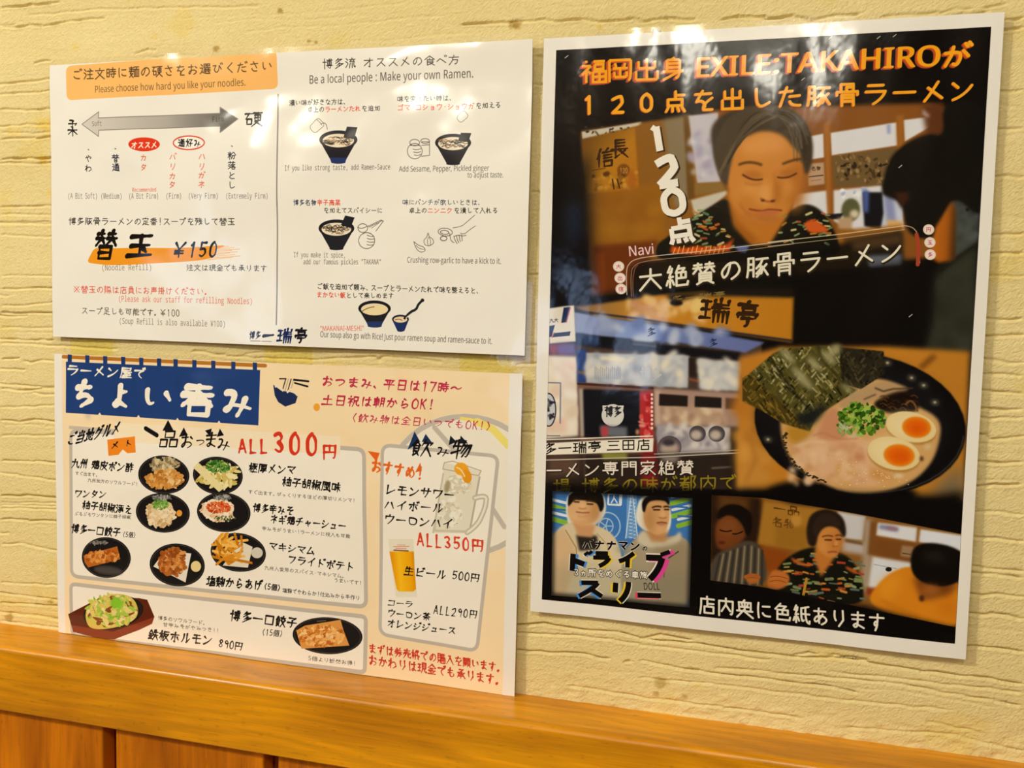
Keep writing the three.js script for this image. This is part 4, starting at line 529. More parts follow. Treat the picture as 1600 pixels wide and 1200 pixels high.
function printPoster() {
  const p = new Print(1463, 2048, sheetCorners.poster), c = p.c, rn = rng(9);
  c.fillStyle = '#f0ece4'; c.fillRect(0, 0, 1463, 2048);
  p.view(0, 0, 1); const field = [871, 80, 1547, 43, 1491, 1003, 847, 935];
  p.fill(field, '#0b0a0b');
  const V = { 1: () => p.view(840, 20, 4), 2: () => p.view(1200, 20, 4), 3: () => p.view(840, 300, 4), 4: () => p.view(1200, 300, 4), 5: () => p.view(820, 550, 4), 6: () => p.view(1160, 500, 4), 7: () => p.view(820, 740, 4), 8: () => p.view(1160, 740, 4) };
  const speckle = (x0, y0, x1, y1, n, r, colors, seed, blur = 1) => { const q = rng(seed); for (let i = 0; i < n; i++) p.ellipse(x0 + q() * (x1 - x0), y0 + q() * (y1 - y0), r * (0.5 + q()), r * (0.3 + q() * 0.6), colors[Math.floor(q() * colors.length)], q() * 3, blur); };
  // a head: face, hair and features in a face-sized frame (x, y centre; s half width)
  const face = (x, y, s, skin, dark, hair, tilt = 0, closed = false) => {
    p.ellipse(x, y, s, s * 1.35, skin, tilt, 2); p.ellipse(x + s * 0.35, y + s * 0.3, s * 0.6, s * 0.95, dark, tilt, 10);
    p.ellipse(x, y + s * 0.1, s * 0.78, s * 1.1, skin, tilt, 8);
    for (const d of [-1, 1]) { const ex = x + d * s * 0.42, ey = y - s * 0.06; p.line([ex - s * 0.24, ey - s * 0.26, ex + s * 0.22, ey - s * 0.3], hair, s * 0.1, false, 1.5); p.line([ex - s * 0.18, ey, ex, ey + (closed ? s * 0.08 : -s * 0.02), ex + s * 0.18, ey], '#2a160c', s * (closed ? 0.08 : 0.12), false, 1); }
    p.line([x + s * 0.02, y, x + s * 0.1, y + s * 0.38, x - s * 0.08, y + s * 0.42], dark, s * 0.09, false, 2); p.line([x - s * 0.26, y + s * 0.74, x, y + s * 0.72, x + s * 0.26, y + s * 0.74], '#8a3a22', s * 0.12, false, 1.5);
  };
  p.clip(field, () => {
    // ---- picture of a diner looking down, behind the large score
    V[1](); p.fill([275, 740, 640, 690, 1400, 600, 1400, 1700, 330, 1760], '#8c5a1e', 6);
    V[2](); p.fill([-360, 610, 0, 590, 1000, 565, 1130, 600, 1200, 1500, -300, 1700], '#87521f', 6);
    V[1](); p.fill([280, 745, 650, 682, 655, 700, 285, 790], '#c9bfae', 2); speckle(285, 715, 600, 770, 26, 9, ['#3a3020', '#5a4a34'], 71);
    p.fill([285, 792, 610, 716, 636, 1108, 305, 1134], p.gradient(285, 800, 640, 1100, [[0, '#6d4814'], [0.5, '#b0761c'], [1, '#b56f17']]), 3); p.glyph('信', 425, 905, 110, 120, -0.15, { color: '#3a2410', weight: 0.12, brush: true }); p.glyph('長', 515, 850, 110, 120, -0.1, { color: '#3a2410', weight: 0.12, brush: true }); p.ellipse(540, 985, 40, 42, '#7a4a18', 0, 2); p.text('120', 515, 985, 566, 985, 36, { color: '#b98a3a', weight: 0.12 }); p.line([345, 985, 425, 970], '#7a5018', 8); speckle(350, 1000, 620, 1110, 40, 16, ['#b8832c', '#8a5c1c', '#c49038', '#5a3810'], 72, 2); p.ellipse(590, 1040, 28, 60, '#a8601c', 0, 4); p.line([470, 1040, 480, 1100], '#4a2c10', 10); p.line([500, 1040, 515, 1095], '#4a2c10', 10);
    p.fill([640, 690, 790, 672, 800, 1200, 660, 1220], '#8a5c22', 4); p.fill([785, 670, 935, 640, 960, 1180, 860, 1220], '#86765a', 8); p.fill([915, 640, 955, 635, 985, 1160, 940, 1170], '#6a4a1c', 3);
    p.fill([945, 645, 1130, 625, 1145, 1060, 1000, 1066], '#c3bfca', 3); speckle(960, 760, 1110, 1020, 26, 26, ['#b3b3c8', '#d8d4da', '#a79cb8'], 73, 6); p.fill([985, 1066, 1160, 1056, 1170, 1110, 985, 1140], '#8a6a34', 3); p.fill([960, 1170, 1180, 1110, 1190, 1130, 990, 1290], '#c9c2b4', 3);
    V[3](); p.fill([320, 25, 760, -60, 800, 300, 350, 330], '#96601a', 8); speckle(340, 40, 740, 290, 60, 50, ['#8c5616', '#a06a1e', '#915c1a'], 74, 14); p.fill([345, 335, 760, 300, 600, 640, 370, 650], '#6a3212', 8); p.fill([350, 390, 420, 380, 430, 640, 375, 640], '#7d3c14', 5);
    // window wall on the right
    V[2](); const pane = '#dcdce2'; p.fill([268, 772, 345, 756, 350, 904, 270, 916], pane, 2); p.fill([388, 752, 800, 686, 806, 830, 396, 892], pane, 2); p.fill([738, 700, 762, 696, 764, 755, 742, 760], '#9aa4d0', 3); p.fill([842, 672, 1012, 650, 1024, 705, 850, 806], pane, 2); p.fill([800, 640, 842, 640, 850, 1100, 808, 1100], '#a06428', 4); p.fill([350, 690, 384, 690, 396, 1480, 372, 1480], '#a8692a', 4); p.fill([395, 900, 800, 840, 780, 1075, 415, 1090], '#6e5734', 3); speckle(420, 890, 760, 1060, 70, 14, ['#8a6e44', '#4a3820', '#9a7e50', '#5c4628', '#2a2014'], 75, 1); p.fill([248, 945, 348, 935, 352, 1070, 252, 1082], '#b8987a', 2); p.line([255, 1025, 342, 1015], '#4a3a2a', 7); p.text('名物', 268, 975, 330, 970, 28, { color: '#4a3424', weight: 0.13 }); p.line([270, 1050, 330, 1042], '#b06a5a', 6);
    p.fill([165, 1135, 362, 1110, 370, 1260, 150, 1290], pane, 3); p.fill([408, 1108, 705, 1078, 830, 1200, 845, 1350, 600, 1390, 410, 1300], pane, 3); speckle(450, 1100, 700, 1150, 16, 16, ['#a9b4d6', '#f0f0f4'], 76, 2);
    V[4](); p.fill([588, 0, 845, -10, 838, 200, 740, 240, 600, 160], '#c9cfe2', 3); p.fill([590, 0, 712, 0, 720, 130, 700, 235, 600, 210], '#14151a', 3); p.fill([590, -10, 630, -10, 625, 130, 596, 120], '#4a5fa0', 4); p.fill([720, 30, 780, 30, 800, 190, 740, 180], '#8a94c0', 5); p.ellipse(515, 110, 58, 72, '#5a5a3a', 0.1, 3); p.ellipse(538, 135, 28, 26, '#d6cbb4', 0, 4); p.fill([360, 140, 470, 130, 450, 170, 380, 165], '#1a1a1e', 2); p.fill([430, 160, 530, 150, 520, 240, 440, 230], '#b89a7a', 4); p.fill([740, 170, 838, 180, 838, 235, 745, 240], '#d6a86a', 4);
    p.fill([430, 235, 840, 205, 845, 290, 440, 330], '#9a6224', 5); p.fill([620, 390, 832, 380, 828, 460, 630, 470], '#6f7890', 4); p.fill([470, 280, 840, 235, 840, 330, 480, 370], '#5c3d1c', 6);
    // grey flank of the coat at the right
    p.fill([1140, 0, 1330, -20, 1300, 320, 1130, 440], '#454a48', 8); speckle(1160, 0, 1320, 290, 60, 22, ['#3c4242', '#555c5a', '#4c514c', '#343836'], 77, 6); p.ellipse(1242, 108, 12, 12, '#1a1c1a', 0, 2); p.fill([1080, 480, 1310, 310, 1280, 1000, 980, 1000], '#34362b', 14); p.line([1080, 490, 1200, 390, 1310, 320], '#15160f', 12, false, 4); speckle(1060, 560, 1270, 980, 40, 50, ['#32342a', '#26281f', '#3a3c31'], 78, 16);
    // person in black
    V[2](); p.fill([955, 585, 1090, 560, 1100, 780, 990, 770], '#5e341a', 8); p.fill([960, 600, 1005, 640, 1000, 660, 962, 640], '#b39a98', 4); p.blob([1075, 560, 1300, 540, 1400, 700, 1390, 1100, 1330, 1300, 1160, 1130, 1080, 1300, 1040, 1420, 860, 1390, 840, 1180, 730, 1150, 700, 1115, 740, 950, 800, 850, 990, 745, 1100, 780], '#12110f', 4);
    V[4](); p.fill([1150, 50, 1170, 120, 1165, 420, 1060, 440, 1010, 400, 1040, 220], p.gradient(1020, 300, 1170, 300, [[0, '#c06a1c'], [0.6, '#a85c18'], [1, '#3a2410']]), 5); p.fill([785, 0, 870, 0, 880, 40, 830, 100], '#3a2014', 5);
    // the diner: body, neck, head
    V[3](); p.blob([740, 330, 800, 290, 980, 150, 1100, 80, 1200, 20, 1330, 280, 1460, 280, 1560, 120, 1680, 60, 1800, 130, 1880, 300, 1900, 420, 740, 450], '#15150f', 3); p.fill([1180, 0, 1600, 0, 1560, 150, 1450, 330, 1340, 330, 1230, 200], '#bd7427', 5); p.fill([1195, 60, 1260, 190, 1380, 300, 1340, 330, 1230, 220], '#a05c1c', 8);
    { const q = rng(80), cols = ['#6f8a5c', '#8fa070', '#b8822c', '#a8452a', '#c9c08a', '#56784e', '#c05a24']; for (let i = 0; i < 90; i++) { const left = i % 3, x = left ? 960 + q() * 250 : 1500 + q() * 330, y = left ? 90 + q() * 260 : 130 + q() * 190; if (left && (x - 960) > (y - 60) * 1.2) continue; p.line([x, y, x + 16 + q() * 18, y - 16 + q() * 30], cols[Math.floor(q() * 7)], 7 + q() * 9, false, 1); } }
    p.blob([1660, 190, 1720, 165, 1810, 220, 1820, 250, 1690, 260], '#cf5c22', 3); p.fill([830, 380, 840, 330, 900, 350, 1000, 335, 1100, 345, 1190, 320, 1230, 280, 1200, 370, 1000, 390], '#d2501c', 4); for (let i = 0; i < 12; i++) p.line([850 + i * 28, 382, 862 + i * 28, 350 - (i % 3) * 8], '#f0a23c', 7);
    p.fill([1230, 340, 1325, 330, 1300, 385, 1260, 370], '#5a6fae', 3);
    V[1](); p.blob([1080, 800, 1090, 690, 1200, 610, 1400, 580, 1560, 590, 1660, 650, 1710, 800, 1700, 950, 1650, 960, 1560, 760, 1400, 740, 1290, 790, 1230, 900, 1200, 1090, 1150, 1060], '#3c3226', 5);
    p.blob([1195, 900, 1235, 770, 1400, 715, 1560, 730, 1650, 860, 1660, 960, 1620, 1150, 1560, 1250, 1430, 1320, 1300, 1290, 1210, 1180, 1185, 1050], '#c98236', 4);
    p.blob([1260, 800, 1400, 745, 1530, 770, 1560, 850, 1400, 900, 1270, 880], '#d6924a', 14); p.ellipse(1620, 1080, 55, 170, '#b06a26', 0.1, 16); p.ellipse(1390, 1270, 130, 40, '#b87030', 0, 14); p.ellipse(1330, 1110, 55, 45, '#d69448', 0, 14); p.ellipse(1550, 1090, 50, 50, '#cf8a40', 0, 14);
    p.ellipse(1425, 1130, 40, 70, '#dc9c54', 0, 12); p.ellipse(1500, 1120, 22, 80, '#b06c2a', 0.1, 10); p.ellipse(1300, 1190, 40, 60, '#c07a32', 0.3, 14);
    p.blob([1540, 690, 1640, 630, 1722, 780, 1716, 960, 1672, 1030, 1660, 920, 1600, 800], '#3a3024', 4); p.blob([1120, 760, 1220, 620, 1420, 570, 1580, 600, 1610, 700, 1540, 712, 1420, 706, 1300, 740, 1236, 830, 1206, 960, 1180, 1080, 1130, 1010, 1095, 880], '#4a3f30', 4); p.blob([1260, 690, 1420, 640, 1560, 660, 1600, 730, 1640, 860, 1600, 850, 1540, 760, 1400, 730, 1280, 790], '#3e3426', 5);
    { const q = rng(83); for (let i = 0; i < 90; i++) { const t = q(), left = t < 0.62, x = 1470 + (q() - 0.5) * 120, y = 600 + q() * 50, ex = left ? 1130 + t * 260 : 1600 + q() * 90, ey = left ? 1000 - t * 430 + q() * 40 : 760 + q() * 180; p.curve([x, y, (x + ex) / 2 + (left ? -40 : 60), (y + ey) / 2 - 70, ex, ey], ['#5e5240', '#2e261c', '#6a5c44', '#372d20', '#4a3f30'][i % 5], 7, 2); } }
    p.curve([1262, 948, 1325, 926, 1398, 950], '#5a3818', 15, 2.5); p.curve([1535, 944, 1600, 918, 1652, 914], '#5a3818', 15, 2.5); p.ellipse(1345, 1012, 62, 26, '#b4702e', 0.1, 6); p.ellipse(1562, 1000, 56, 24, '#b06c2c', -0.1, 6); p.curve([1284, 1012, 1345, 1050, 1404, 1040], '#54290f', 10, 1.5); p.curve([1500, 1028, 1560, 1036, 1616, 1004], '#54290f', 10, 1.5); p.curve([1295, 1062, 1345, 1078, 1400, 1066], '#a4622a', 8, 4);
    p.curve([1478, 1000, 1492, 1090, 1500, 1150], '#b0692a', 10, 5); p.curve([1395, 1160, 1440, 1188, 1488, 1168], '#8a4a1e', 9, 2.5); p.ellipse(1408, 1172, 13, 7, '#5a2a12', 0, 2); p.ellipse(1470, 1176, 13, 7, '#5a2a12', 0, 2); p.curve([1325, 1226, 1395, 1240, 1450, 1226, 1525, 1234], '#84371e', 10, 1.6); p.ellipse(1440, 1250, 70, 13, '#bd6a40', 0, 4); p.curve([1380, 1285, 1440, 1294, 1500, 1282], '#a8642c', 12, 6); p.curve([1262, 1190, 1290, 1240, 1330, 1262], '#a8642a', 10, 5);
    // dark picture edge and the caption box over it
    V[3](); p.fill([60, 60, 330, -260, 350, 650, 60, 720], '#0b0a0b', 26); p.fill([380, 640, 1600, 470, 1610, 650, 380, 720], '#0c0b0a', 12); p.blob([180, 60, 260, 20, 300, 200, 250, 360, 170, 250], '#1a2436', 22); p.ellipse(180, 520, 90, 40, '#172032', 0.2, 16);
    c.globalAlpha = 0.86; p.fill([580, 660, 585, 470, 660, 430, 1200, 380, 1900, 320, 2270, 245, 2290, 470, 2270, 560, 1600, 660], '#0e0d0c', 6); c.globalAlpha = 1; V[4](); p.fill([520, 300, 830, 255, 835, 320, 530, 365], '#4a3520', 8); p.fill([620, 395, 832, 385, 830, 455, 632, 468], '#5d6472', 5);
    p.fill([150, 540, 900, 440, 960, 480, 1010, 700, 960, 960, 700, 975, 180, 960], '#0c0b0b', 14);
    V[3](); p.curve([560, 640, 552, 480, 590, 425, 680, 402, 1100, 362, 1600, 298], '#c9bfae', 5); p.curve([588, 650, 582, 490, 620, 445, 700, 425, 1100, 388, 1600, 322], '#a08c70', 4); p.curve([600, 650, 592, 500, 625, 455], '#7a4a34', 7);
    V[4](); p.line([0, 312, 440, 262, 850, 208], '#d9c8a4', 5); p.line([0, 338, 440, 288, 850, 232], '#b9a888', 4); p.curve([850, 208, 900, 215, 935, 260, 945, 440], '#b9a080', 6); p.curve([925, 262, 940, 340, 932, 450], '#a8442c', 24);
    for (const [v, list] of [[3, [[508, 463], [517, 535], [523, 603]]], [4, [[1000, 232], [1008, 312], [1010, 388]]]]) list.forEach(([x, y], i) => { V[v](); p.ellipse(x, y, 35, 33, '#e6d6c8'); p.ellipse(x, y, 27, 25, '#efe2d8'); p.glyph('大出信円玉多'[i + (v === 4 ? 3 : 0)], x, y, 30, 30, 0, { color: '#c9607a', weight: 0.13 }); });
    V[3](); p.latin('Navi', 572, 404, 738, 386, 62, '#7a3a4a'); p.latin('Navi', 568, 400, 734, 382, 62, '#f0d2d6');
    p.view(0, 0, 1); p.text('大絶賛の豚骨ラーメン', 997, 440, 1413, 392, 35, { color: '#2a251c', weight: 0.16, fit: 0.86 }); p.text('大絶賛の豚骨ラーメン', 996, 438, 1412, 390, 35, { color: '#e9e2cd', weight: 0.105, fit: 0.86 });
    const sc = [[1, '1', 755, 788, 120, 170], [1, '2', 808, 985, 170, 190], [3, '0', 850, 60, 165, 165], [3, '点', 895, 238, 185, 180]];
    for (const [v, ch, x, y, w, h] of sc) { V[v](); p.glyph(ch, x + 8, y + 8, w, h, 0, { color: '#3a2a18', weight: ch === '点' ? 0.21 : 0.3, square: ch !== '0', turn: -0.16 }); } for (const [v, ch, x, y, w, h] of sc) { V[v](); p.glyph(ch, x, y, w, h, 0, { color: '#f1ebe0', weight: ch === '点' ? 0.165 : 0.26, square: ch !== '0', turn: -0.16 }); }
    // ---- picture of the shop front
    V[5](); p.fill([130, -60, 1480, -60, 1480, 300, 1440, 480, 1560, 830, 1400, 850, 130, 850], '#4a3a30', 3);
    V[3](); p.fill([220, 715, 420, 690, 760, 640, 1000, 625, 1600, 650, 1590, 935, 900, 830, 380, 782], p.gradient(300, 700, 1600, 850, [[0, '#8a6a3c'], [0.3, '#c8872a'], [1, '#bd7b1e']]), 4); speckle(560, 640, 1040, 790, 26, 34, ['#dcae62', '#cf9a48', '#e2bc7c'], 84, 6); p.ellipse(1000, 705, 40, 50, '#e6c678', 0.5, 6);
    p.glyph('瑞', 1110, 735, 180, 160, 0.08, { color: '#33200f', weight: 0.13, brush: true, lean: 0.12 }); p.glyph('亭', 1312, 765, 135, 180, 0.08, { color: '#33200f', weight: 0.13, brush: true, lean: 0.12 }); p.fill([800, 640, 1300, 600, 1600, 600, 1600, 652, 1000, 645, 850, 690], '#1b1813', 6); p.text('多一瑞亭', 830, 668, 1180, 632, 40, { color: '#8a7440', weight: 0.1 }); p.ellipse(870, 690, 40, 18, '#14110d', 0, 3);
    p.fill([230, 745, 380, 775, 900, 845, 1420, 935, 1300, 1000, 900, 940, 235, 885], p.gradient(240, 800, 1350, 960, [[0, '#8e9ac0'], [0.5, '#6d80bb'], [1, '#6470a8']]), 3); p.line([235, 740, 640, 790, 1000, 845, 1590, 925], '#2a2630', 12, false, 2); speckle(300, 810, 1200, 940, 18, 46, ['#98a6cc', '#b8c2da', '#5f70aa'], 85, 8); p.glyph('多', 712, 872, 60, 56, 0.1, { color: '#2c3354', weight: 0.12, brush: true }); p.glyph('多', 1098, 938, 56, 54, 0.1, { color: '#2c3354', weight: 0.12, brush: true });
    p.fill([235, 880, 400, 905, 1270, 1000, 1250, 1055, 380, 970, 240, 950], '#131318', 4); p.fill([240, 880, 385, 900, 390, 960, 245, 945], '#24365e', 4); p.line([600, 945, 740, 960], '#50525a', 16, false, 3);
    p.fill([70, 725, 160, 712, 230, 705, 240, 932, 75, 945], '#e6dfd2', 2); p.fill([165, 720, 205, 715, 180, 810, 150, 815], '#1c2a52', 1); p.fill([75, 835, 110, 828, 90, 900, 75, 905], '#1c2a52'); p.fill([100, 880, 208, 868, 202, 895, 92, 905], '#15203f'); p.line([92, 905, 104, 876], '#d85a5a', 6); p.line([182, 810, 208, 720], '#d85a6a', 6); p.text('九大', 76, 802, 132, 797, 26, { color: '#3a3a3e', weight: 0.13 });
    p.fill([72, 950, 190, 950, 190, 1010, 75, 1010], '#8a3444', 4); p.fill([120, 950, 240, 945, 240, 1015, 130, 1010], '#6a5a9a', 8);
    V[5](); p.fill([135, 18, 325, 25, 335, 520, 130, 540], '#e9ddcb', 4); speckle(150, 40, 310, 500, 34, 40, ['#f2e8dc', '#e2cdb8', '#e8c4b0', '#f4efe6'], 86, 10); p.line([150, 188, 225, 190, 222, 440], '#8a8a9a', 9); p.ellipse(150, 358, 46, 104, '#c9cbd2'); p.ring(150, 358, 44, 102, '#30303c', 8); speckle(120, 290, 185, 420, 18, 13, ['#2a2a34', '#5a5c68'], 87); p.line([140, 520, 220, 520], '#6a6a74', 6);
    p.fill([325, -20, 388, -20, 385, 190, 330, 190], '#2b4486', 3); p.fill([328, 110, 385, 120, 385, 140, 328, 130], '#6a5a54', 2);
    p.fill([385, 0, 1030, 20, 1020, 220, 385, 190], '#b3b8c2', 3); speckle(400, 20, 1010, 200, 70, 34, ['#c9ccd4', '#d8d6d2', '#a4aab8', '#e6dfcc', '#9aa2b2'], 88, 6); p.line([480, 35, 620, 40], '#efe6cc', 18, false, 4); for (let i = 0; i < 14; i++) p.line([440 + i * 12, 90 + (i % 3) * 6, 440 + i * 12, 165], '#8a90a0', 4, false, 1); p.text('博多', 720, 130, 860, 135, 80, { color: '#c2c5cc', weight: 0.12, brush: true }); p.fill([1025, 30, 1075, 35, 1085, 155, 1030, 150], '#2a201c', 3); p.line([1030, 165, 1090, 180], '#8a4a34', 14, false, 2); p.fill([1080, 38, 1360, 60, 1340, 240, 1100, 225], '#b9bcc2', 4); speckle(1100, 60, 1330, 220, 26, 36, ['#cfcfce', '#e2ddd0', '#a8adb8'], 89, 6);
    p.fill([805, 220, 1340, 250, 1390, 460, 810, 460], '#a98a7c', 4); p.fill([815, 235, 850, 235, 850, 450, 815, 450], '#c2a898', 4); speckle(860, 340, 1240, 440, 50, 30, ['#c9ae98', '#b89a80', '#dcc8a8', '#a8826e'], 90, 6); p.fill([842, 256, 1020, 268, 1018, 336, 840, 330], '#241c1a', 2); p.fill([1064, 270, 1230, 280, 1230, 345, 1062, 338], '#221c1a', 2); p.fill([1255, 280, 1370, 290, 1390, 350, 1255, 350], '#5a4030', 3);
    p.fill([332, 190, 800, 215, 815, 640, 350, 640], '#7a5a4c', 3); p.line([335, 195, 800, 222], '#4a2c24', 14); p.fill([340, 225, 372, 225, 378, 520, 350, 525], '#b0a49a', 3); p.fill([365, 228, 722, 240, 722, 540, 372, 530], '#14161b', 3); p.ellipse(550, 392, 70, 70, '#d9d8d4'); p.fill([485, 330, 620, 330, 610, 385, 490, 385], '#d9d8d4'); p.text('博多', 500, 370, 605, 370, 66, { color: '#2c2c32', weight: 0.14, brush: true }); p.line([500, 345, 600, 345], '#2c2c32', 6); p.fill([720, 245, 800, 240, 806, 560, 722, 540], '#b52a2e', 3); speckle(725, 260, 795, 520, 26, 16, ['#d8524c', '#e08a80', '#a81e24'], 91, 2); for (let i = 0; i < 9; i++) p.ellipse(796, 262 + i * 26, 8, 9, '#efd8d0'); p.fill([470, 455, 640, 465, 640, 530, 475, 525], '#6a6e78', 5); p.fill([475, 465, 520, 460, 520, 525, 480, 525], '#b8444a', 4); p.ellipse(705, 495, 12, 18, '#c98a6a', 0, 3);
    p.fill([828, 455, 1285, 465, 1285, 640, 832, 650], '#b9b3b8', 3); speckle(840, 470, 1270, 600, 50, 30, ['#cdc8ca', '#a09aa4', '#d8d0cc', '#8c8690'], 92, 5); for (const [x, y] of [[1080, 505], [1200, 505]]) { p.ellipse(x, y, 52, 50, '#4c464c'); p.ellipse(x - 8, y + 8, 36, 30, '#c2b4a8', 0, 4); } p.ellipse(905, 590, 75, 72, '#5a5058'); p.ellipse(905, 600, 58, 52, '#b8a498', 0, 6); p.ellipse(900, 560, 40, 22, '#3a343c', 0, 4);
    p.fill([130, 640, 1340, 620, 1560, 850, 130, 850], '#2c231e', 8); p.fill([140, 640, 340, 640, 340, 760, 140, 780], '#5e463a', 12); p.fill([720, 560, 820, 560, 830, 840, 735, 840], '#7a2024', 8); p.fill([480, 625, 640, 625, 640, 668, 485, 668], '#8a8a3c', 5); p.line([370, 640, 375, 780], '#4a3a34', 14, false, 3); p.fill([840, 640, 980, 640, 940, 690, 870, 680], '#8e827e', 8); p.line([1170, 720, 1290, 712], '#6a625c', 10, false, 2); p.fill([1290, 510, 1400, 540, 1420, 850, 1290, 850], '#1c1612', 12);
    p.line([130, 545, 800, 520], '#efe8dc', 7); p.fill([130, 566, 806, 532, 802, 618, 130, 640], '#f0e9db', 1); p.line([130, 672, 810, 652, 1370, 622], '#c9c0b4', 6); p.line([810, 632, 1380, 604], '#b9b0a8', 5);
    const tv = { color: '#1d1a18', weight: 0.1, fit: 0.9 }; p.text('多一瑞亭', 112, 602, 482, 586, 74, tv); p.text('三田店', 506, 582, 790, 572, 72, tv); const tw = { color: '#e8dfd2', weight: 0.1, fit: 0.88 };
    p.text('ーメン専門家絶賛', 128, 742, 1066, 718, 92, { ...tw, color: '#241a16', weight: 0.16 }); p.text('ーメン専門家絶賛', 124, 738, 1062, 714, 92, tw); p.text('場 博多の味が都内で', 170, 838, 1330, 806, 96, { color: '#8c7c1e', weight: 0.1 });
    // ---- picture of the ramen
    V[6](); p.fill([-20, 230, 230, 165, 900, 160, 1420, 190, 1400, 700, 1380, 1120, 60, 1070, -30, 1040], p.gradient(0, 300, 1400, 900, [[0, '#c07c28'], [0.5, '#c58228'], [1, '#b87a2a']]), 8); speckle(-10, 500, 140, 1030, 30, 70, ['#cf9440', '#b8762a', '#c68a38'], 93, 12); p.line([1120, 285, 1190, 225], '#7a4a18', 34, false, 6); p.line([20, 1000, 90, 860, 40, 720], '#a06a2c', 14, false, 8); p.fill([1170, 1080, 1360, 880, 1390, 1110, 1200, 1110], '#7a6a50', 18);
    p.ellipse(735, 645, 662, 442, '#0c0c0e', 0.12, 2); p.ellipse(620, 1080, 470, 100, '#08080a', 0.02, 10); p.line(p.oval(735, 640, 650, 432, 0.12).slice(0, 24), '#5a5048', 5, false, 2); p.ellipse(700, 620, 600, 380, '#131316', 0.12, 20); for (const [x, y] of [[905, 262], [1055, 355], [1200, 508], [1130, 402], [160, 740]]) { p.ellipse(x, y, 24, 12, '#8a8468', 0.3, 6); p.ellipse(x, y, 8, 6, '#d8d2b4', 0, 2); }
    p.blob([225, 590, 300, 440, 560, 360, 860, 350, 1010, 420, 1060, 520, 1230, 600, 1240, 720, 1180, 900, 1030, 1030, 800, 1085, 600, 1065, 400, 965, 260, 820], '#d2a468', 4); p.blob([250, 640, 420, 660, 500, 760, 300, 790], '#b8862c', 10);
    p.blob([280, 800, 420, 730, 560, 560, 640, 540, 700, 740, 900, 760, 960, 940, 850, 1040, 620, 1025, 430, 940], '#ddb088', 8); p.blob([460, 700, 540, 545, 590, 545, 640, 620, 660, 760, 470, 740], '#cb8c66', 6); p.curve([440, 720, 500, 690, 600, 745, 720, 735], '#b87a54', 6, 3); p.curve([300, 800, 420, 750, 520, 760], '#e9caa8', 8, 4); p.curve([520, 835, 600, 850, 690, 800], '#b5754e', 6, 3); p.blob([520, 800, 620, 745, 720, 780, 660, 850, 540, 840], '#d09a72', 8); p.blob([690, 820, 740, 780, 770, 860, 740, 920, 700, 880], '#c88a62', 6); p.blob([580, 920, 640, 860, 740, 950, 680, 1030, 610, 1000], '#cc9644', 10); p.blob([770, 920, 900, 940, 960, 980, 820, 1000], '#c98a3c', 12); speckle(300, 780, 760, 1020, 60, 30, ['#e6c29c', '#d9a880', '#e2b890', '#cf9a6c'], 94, 6); { const q = rng(95); for (let i = 0; i < 60; i++) { const a = 2.0 + q() * 1.3, d = 0.95 + q() * 0.05; p.ellipse(720 + Math.cos(a) * 470 * d, 745 + Math.sin(a) * 300 * d, 6 + q() * 5, 5, '#3a2c18'); } for (let i = 0; i < 50; i++) p.ellipse(600 + q() * 450, 860 + q() * 180, 4, 3, '#e9d2a8'); }
    p.blob([560, 530, 800, 390, 900, 370, 1050, 420, 1000, 450, 860, 470, 700, 560], '#b8966c', 4); p.blob([800, 520, 900, 460, 1010, 430, 1090, 450, 1110, 560, 1000, 590, 880, 570], '#1c130d', 4); { const q = rng(131); for (let i = 0; i < 26; i++) { const x = 850 + q() * 220, y = 470 + q() * 80; p.curve([x, y, x + 20, y - 14, x + 40, y + 8], ['#3a2618', '#5a3c22', '#0e0906'][i % 3], 6, 1); } } p.line([830, 420, 880, 440, 940, 425, 1060, 420], '#4a3826', 10, false, 2); p.line([760, 490, 830, 460], '#5a4430', 8, false, 2); p.curve([1020, 520, 1060, 480, 1090, 560], '#6a4a2c', 14);
    // seaweed sheets
    const sheet = (q, base, cols, seed, n) => { p.fill(q, base, 2); p.clip(q, () => { const r = rng(seed); let x0 = 1e9, x1 = -1e9, y0 = 1e9, y1 = -1e9; for (let i = 0; i < q.length; i += 2) { x0 = Math.min(x0, q[i]); x1 = Math.max(x1, q[i]); y0 = Math.min(y0, q[i + 1]); y1 = Math.max(y1, q[i + 1]); } for (let i = 0; i < n; i++) { const x = x0 + r() * (x1 - x0), y = y0 + r() * (y1 - y0), a = 0.75 + r() * 0.3, l = 12 + r() * 34; p.line([x, y, x + Math.cos(a) * l * (r() > 0.4 ? 1 : -1), y + Math.sin(a) * l], cols[Math.floor(r() * cols.length)], 5 + r() * 9, false, 1); } }); };
    const nc = ['#2c2810', '#5c5424', '#7c7238', '#8e8850', '#1e1c0c', '#6a6030', '#443e1a'];
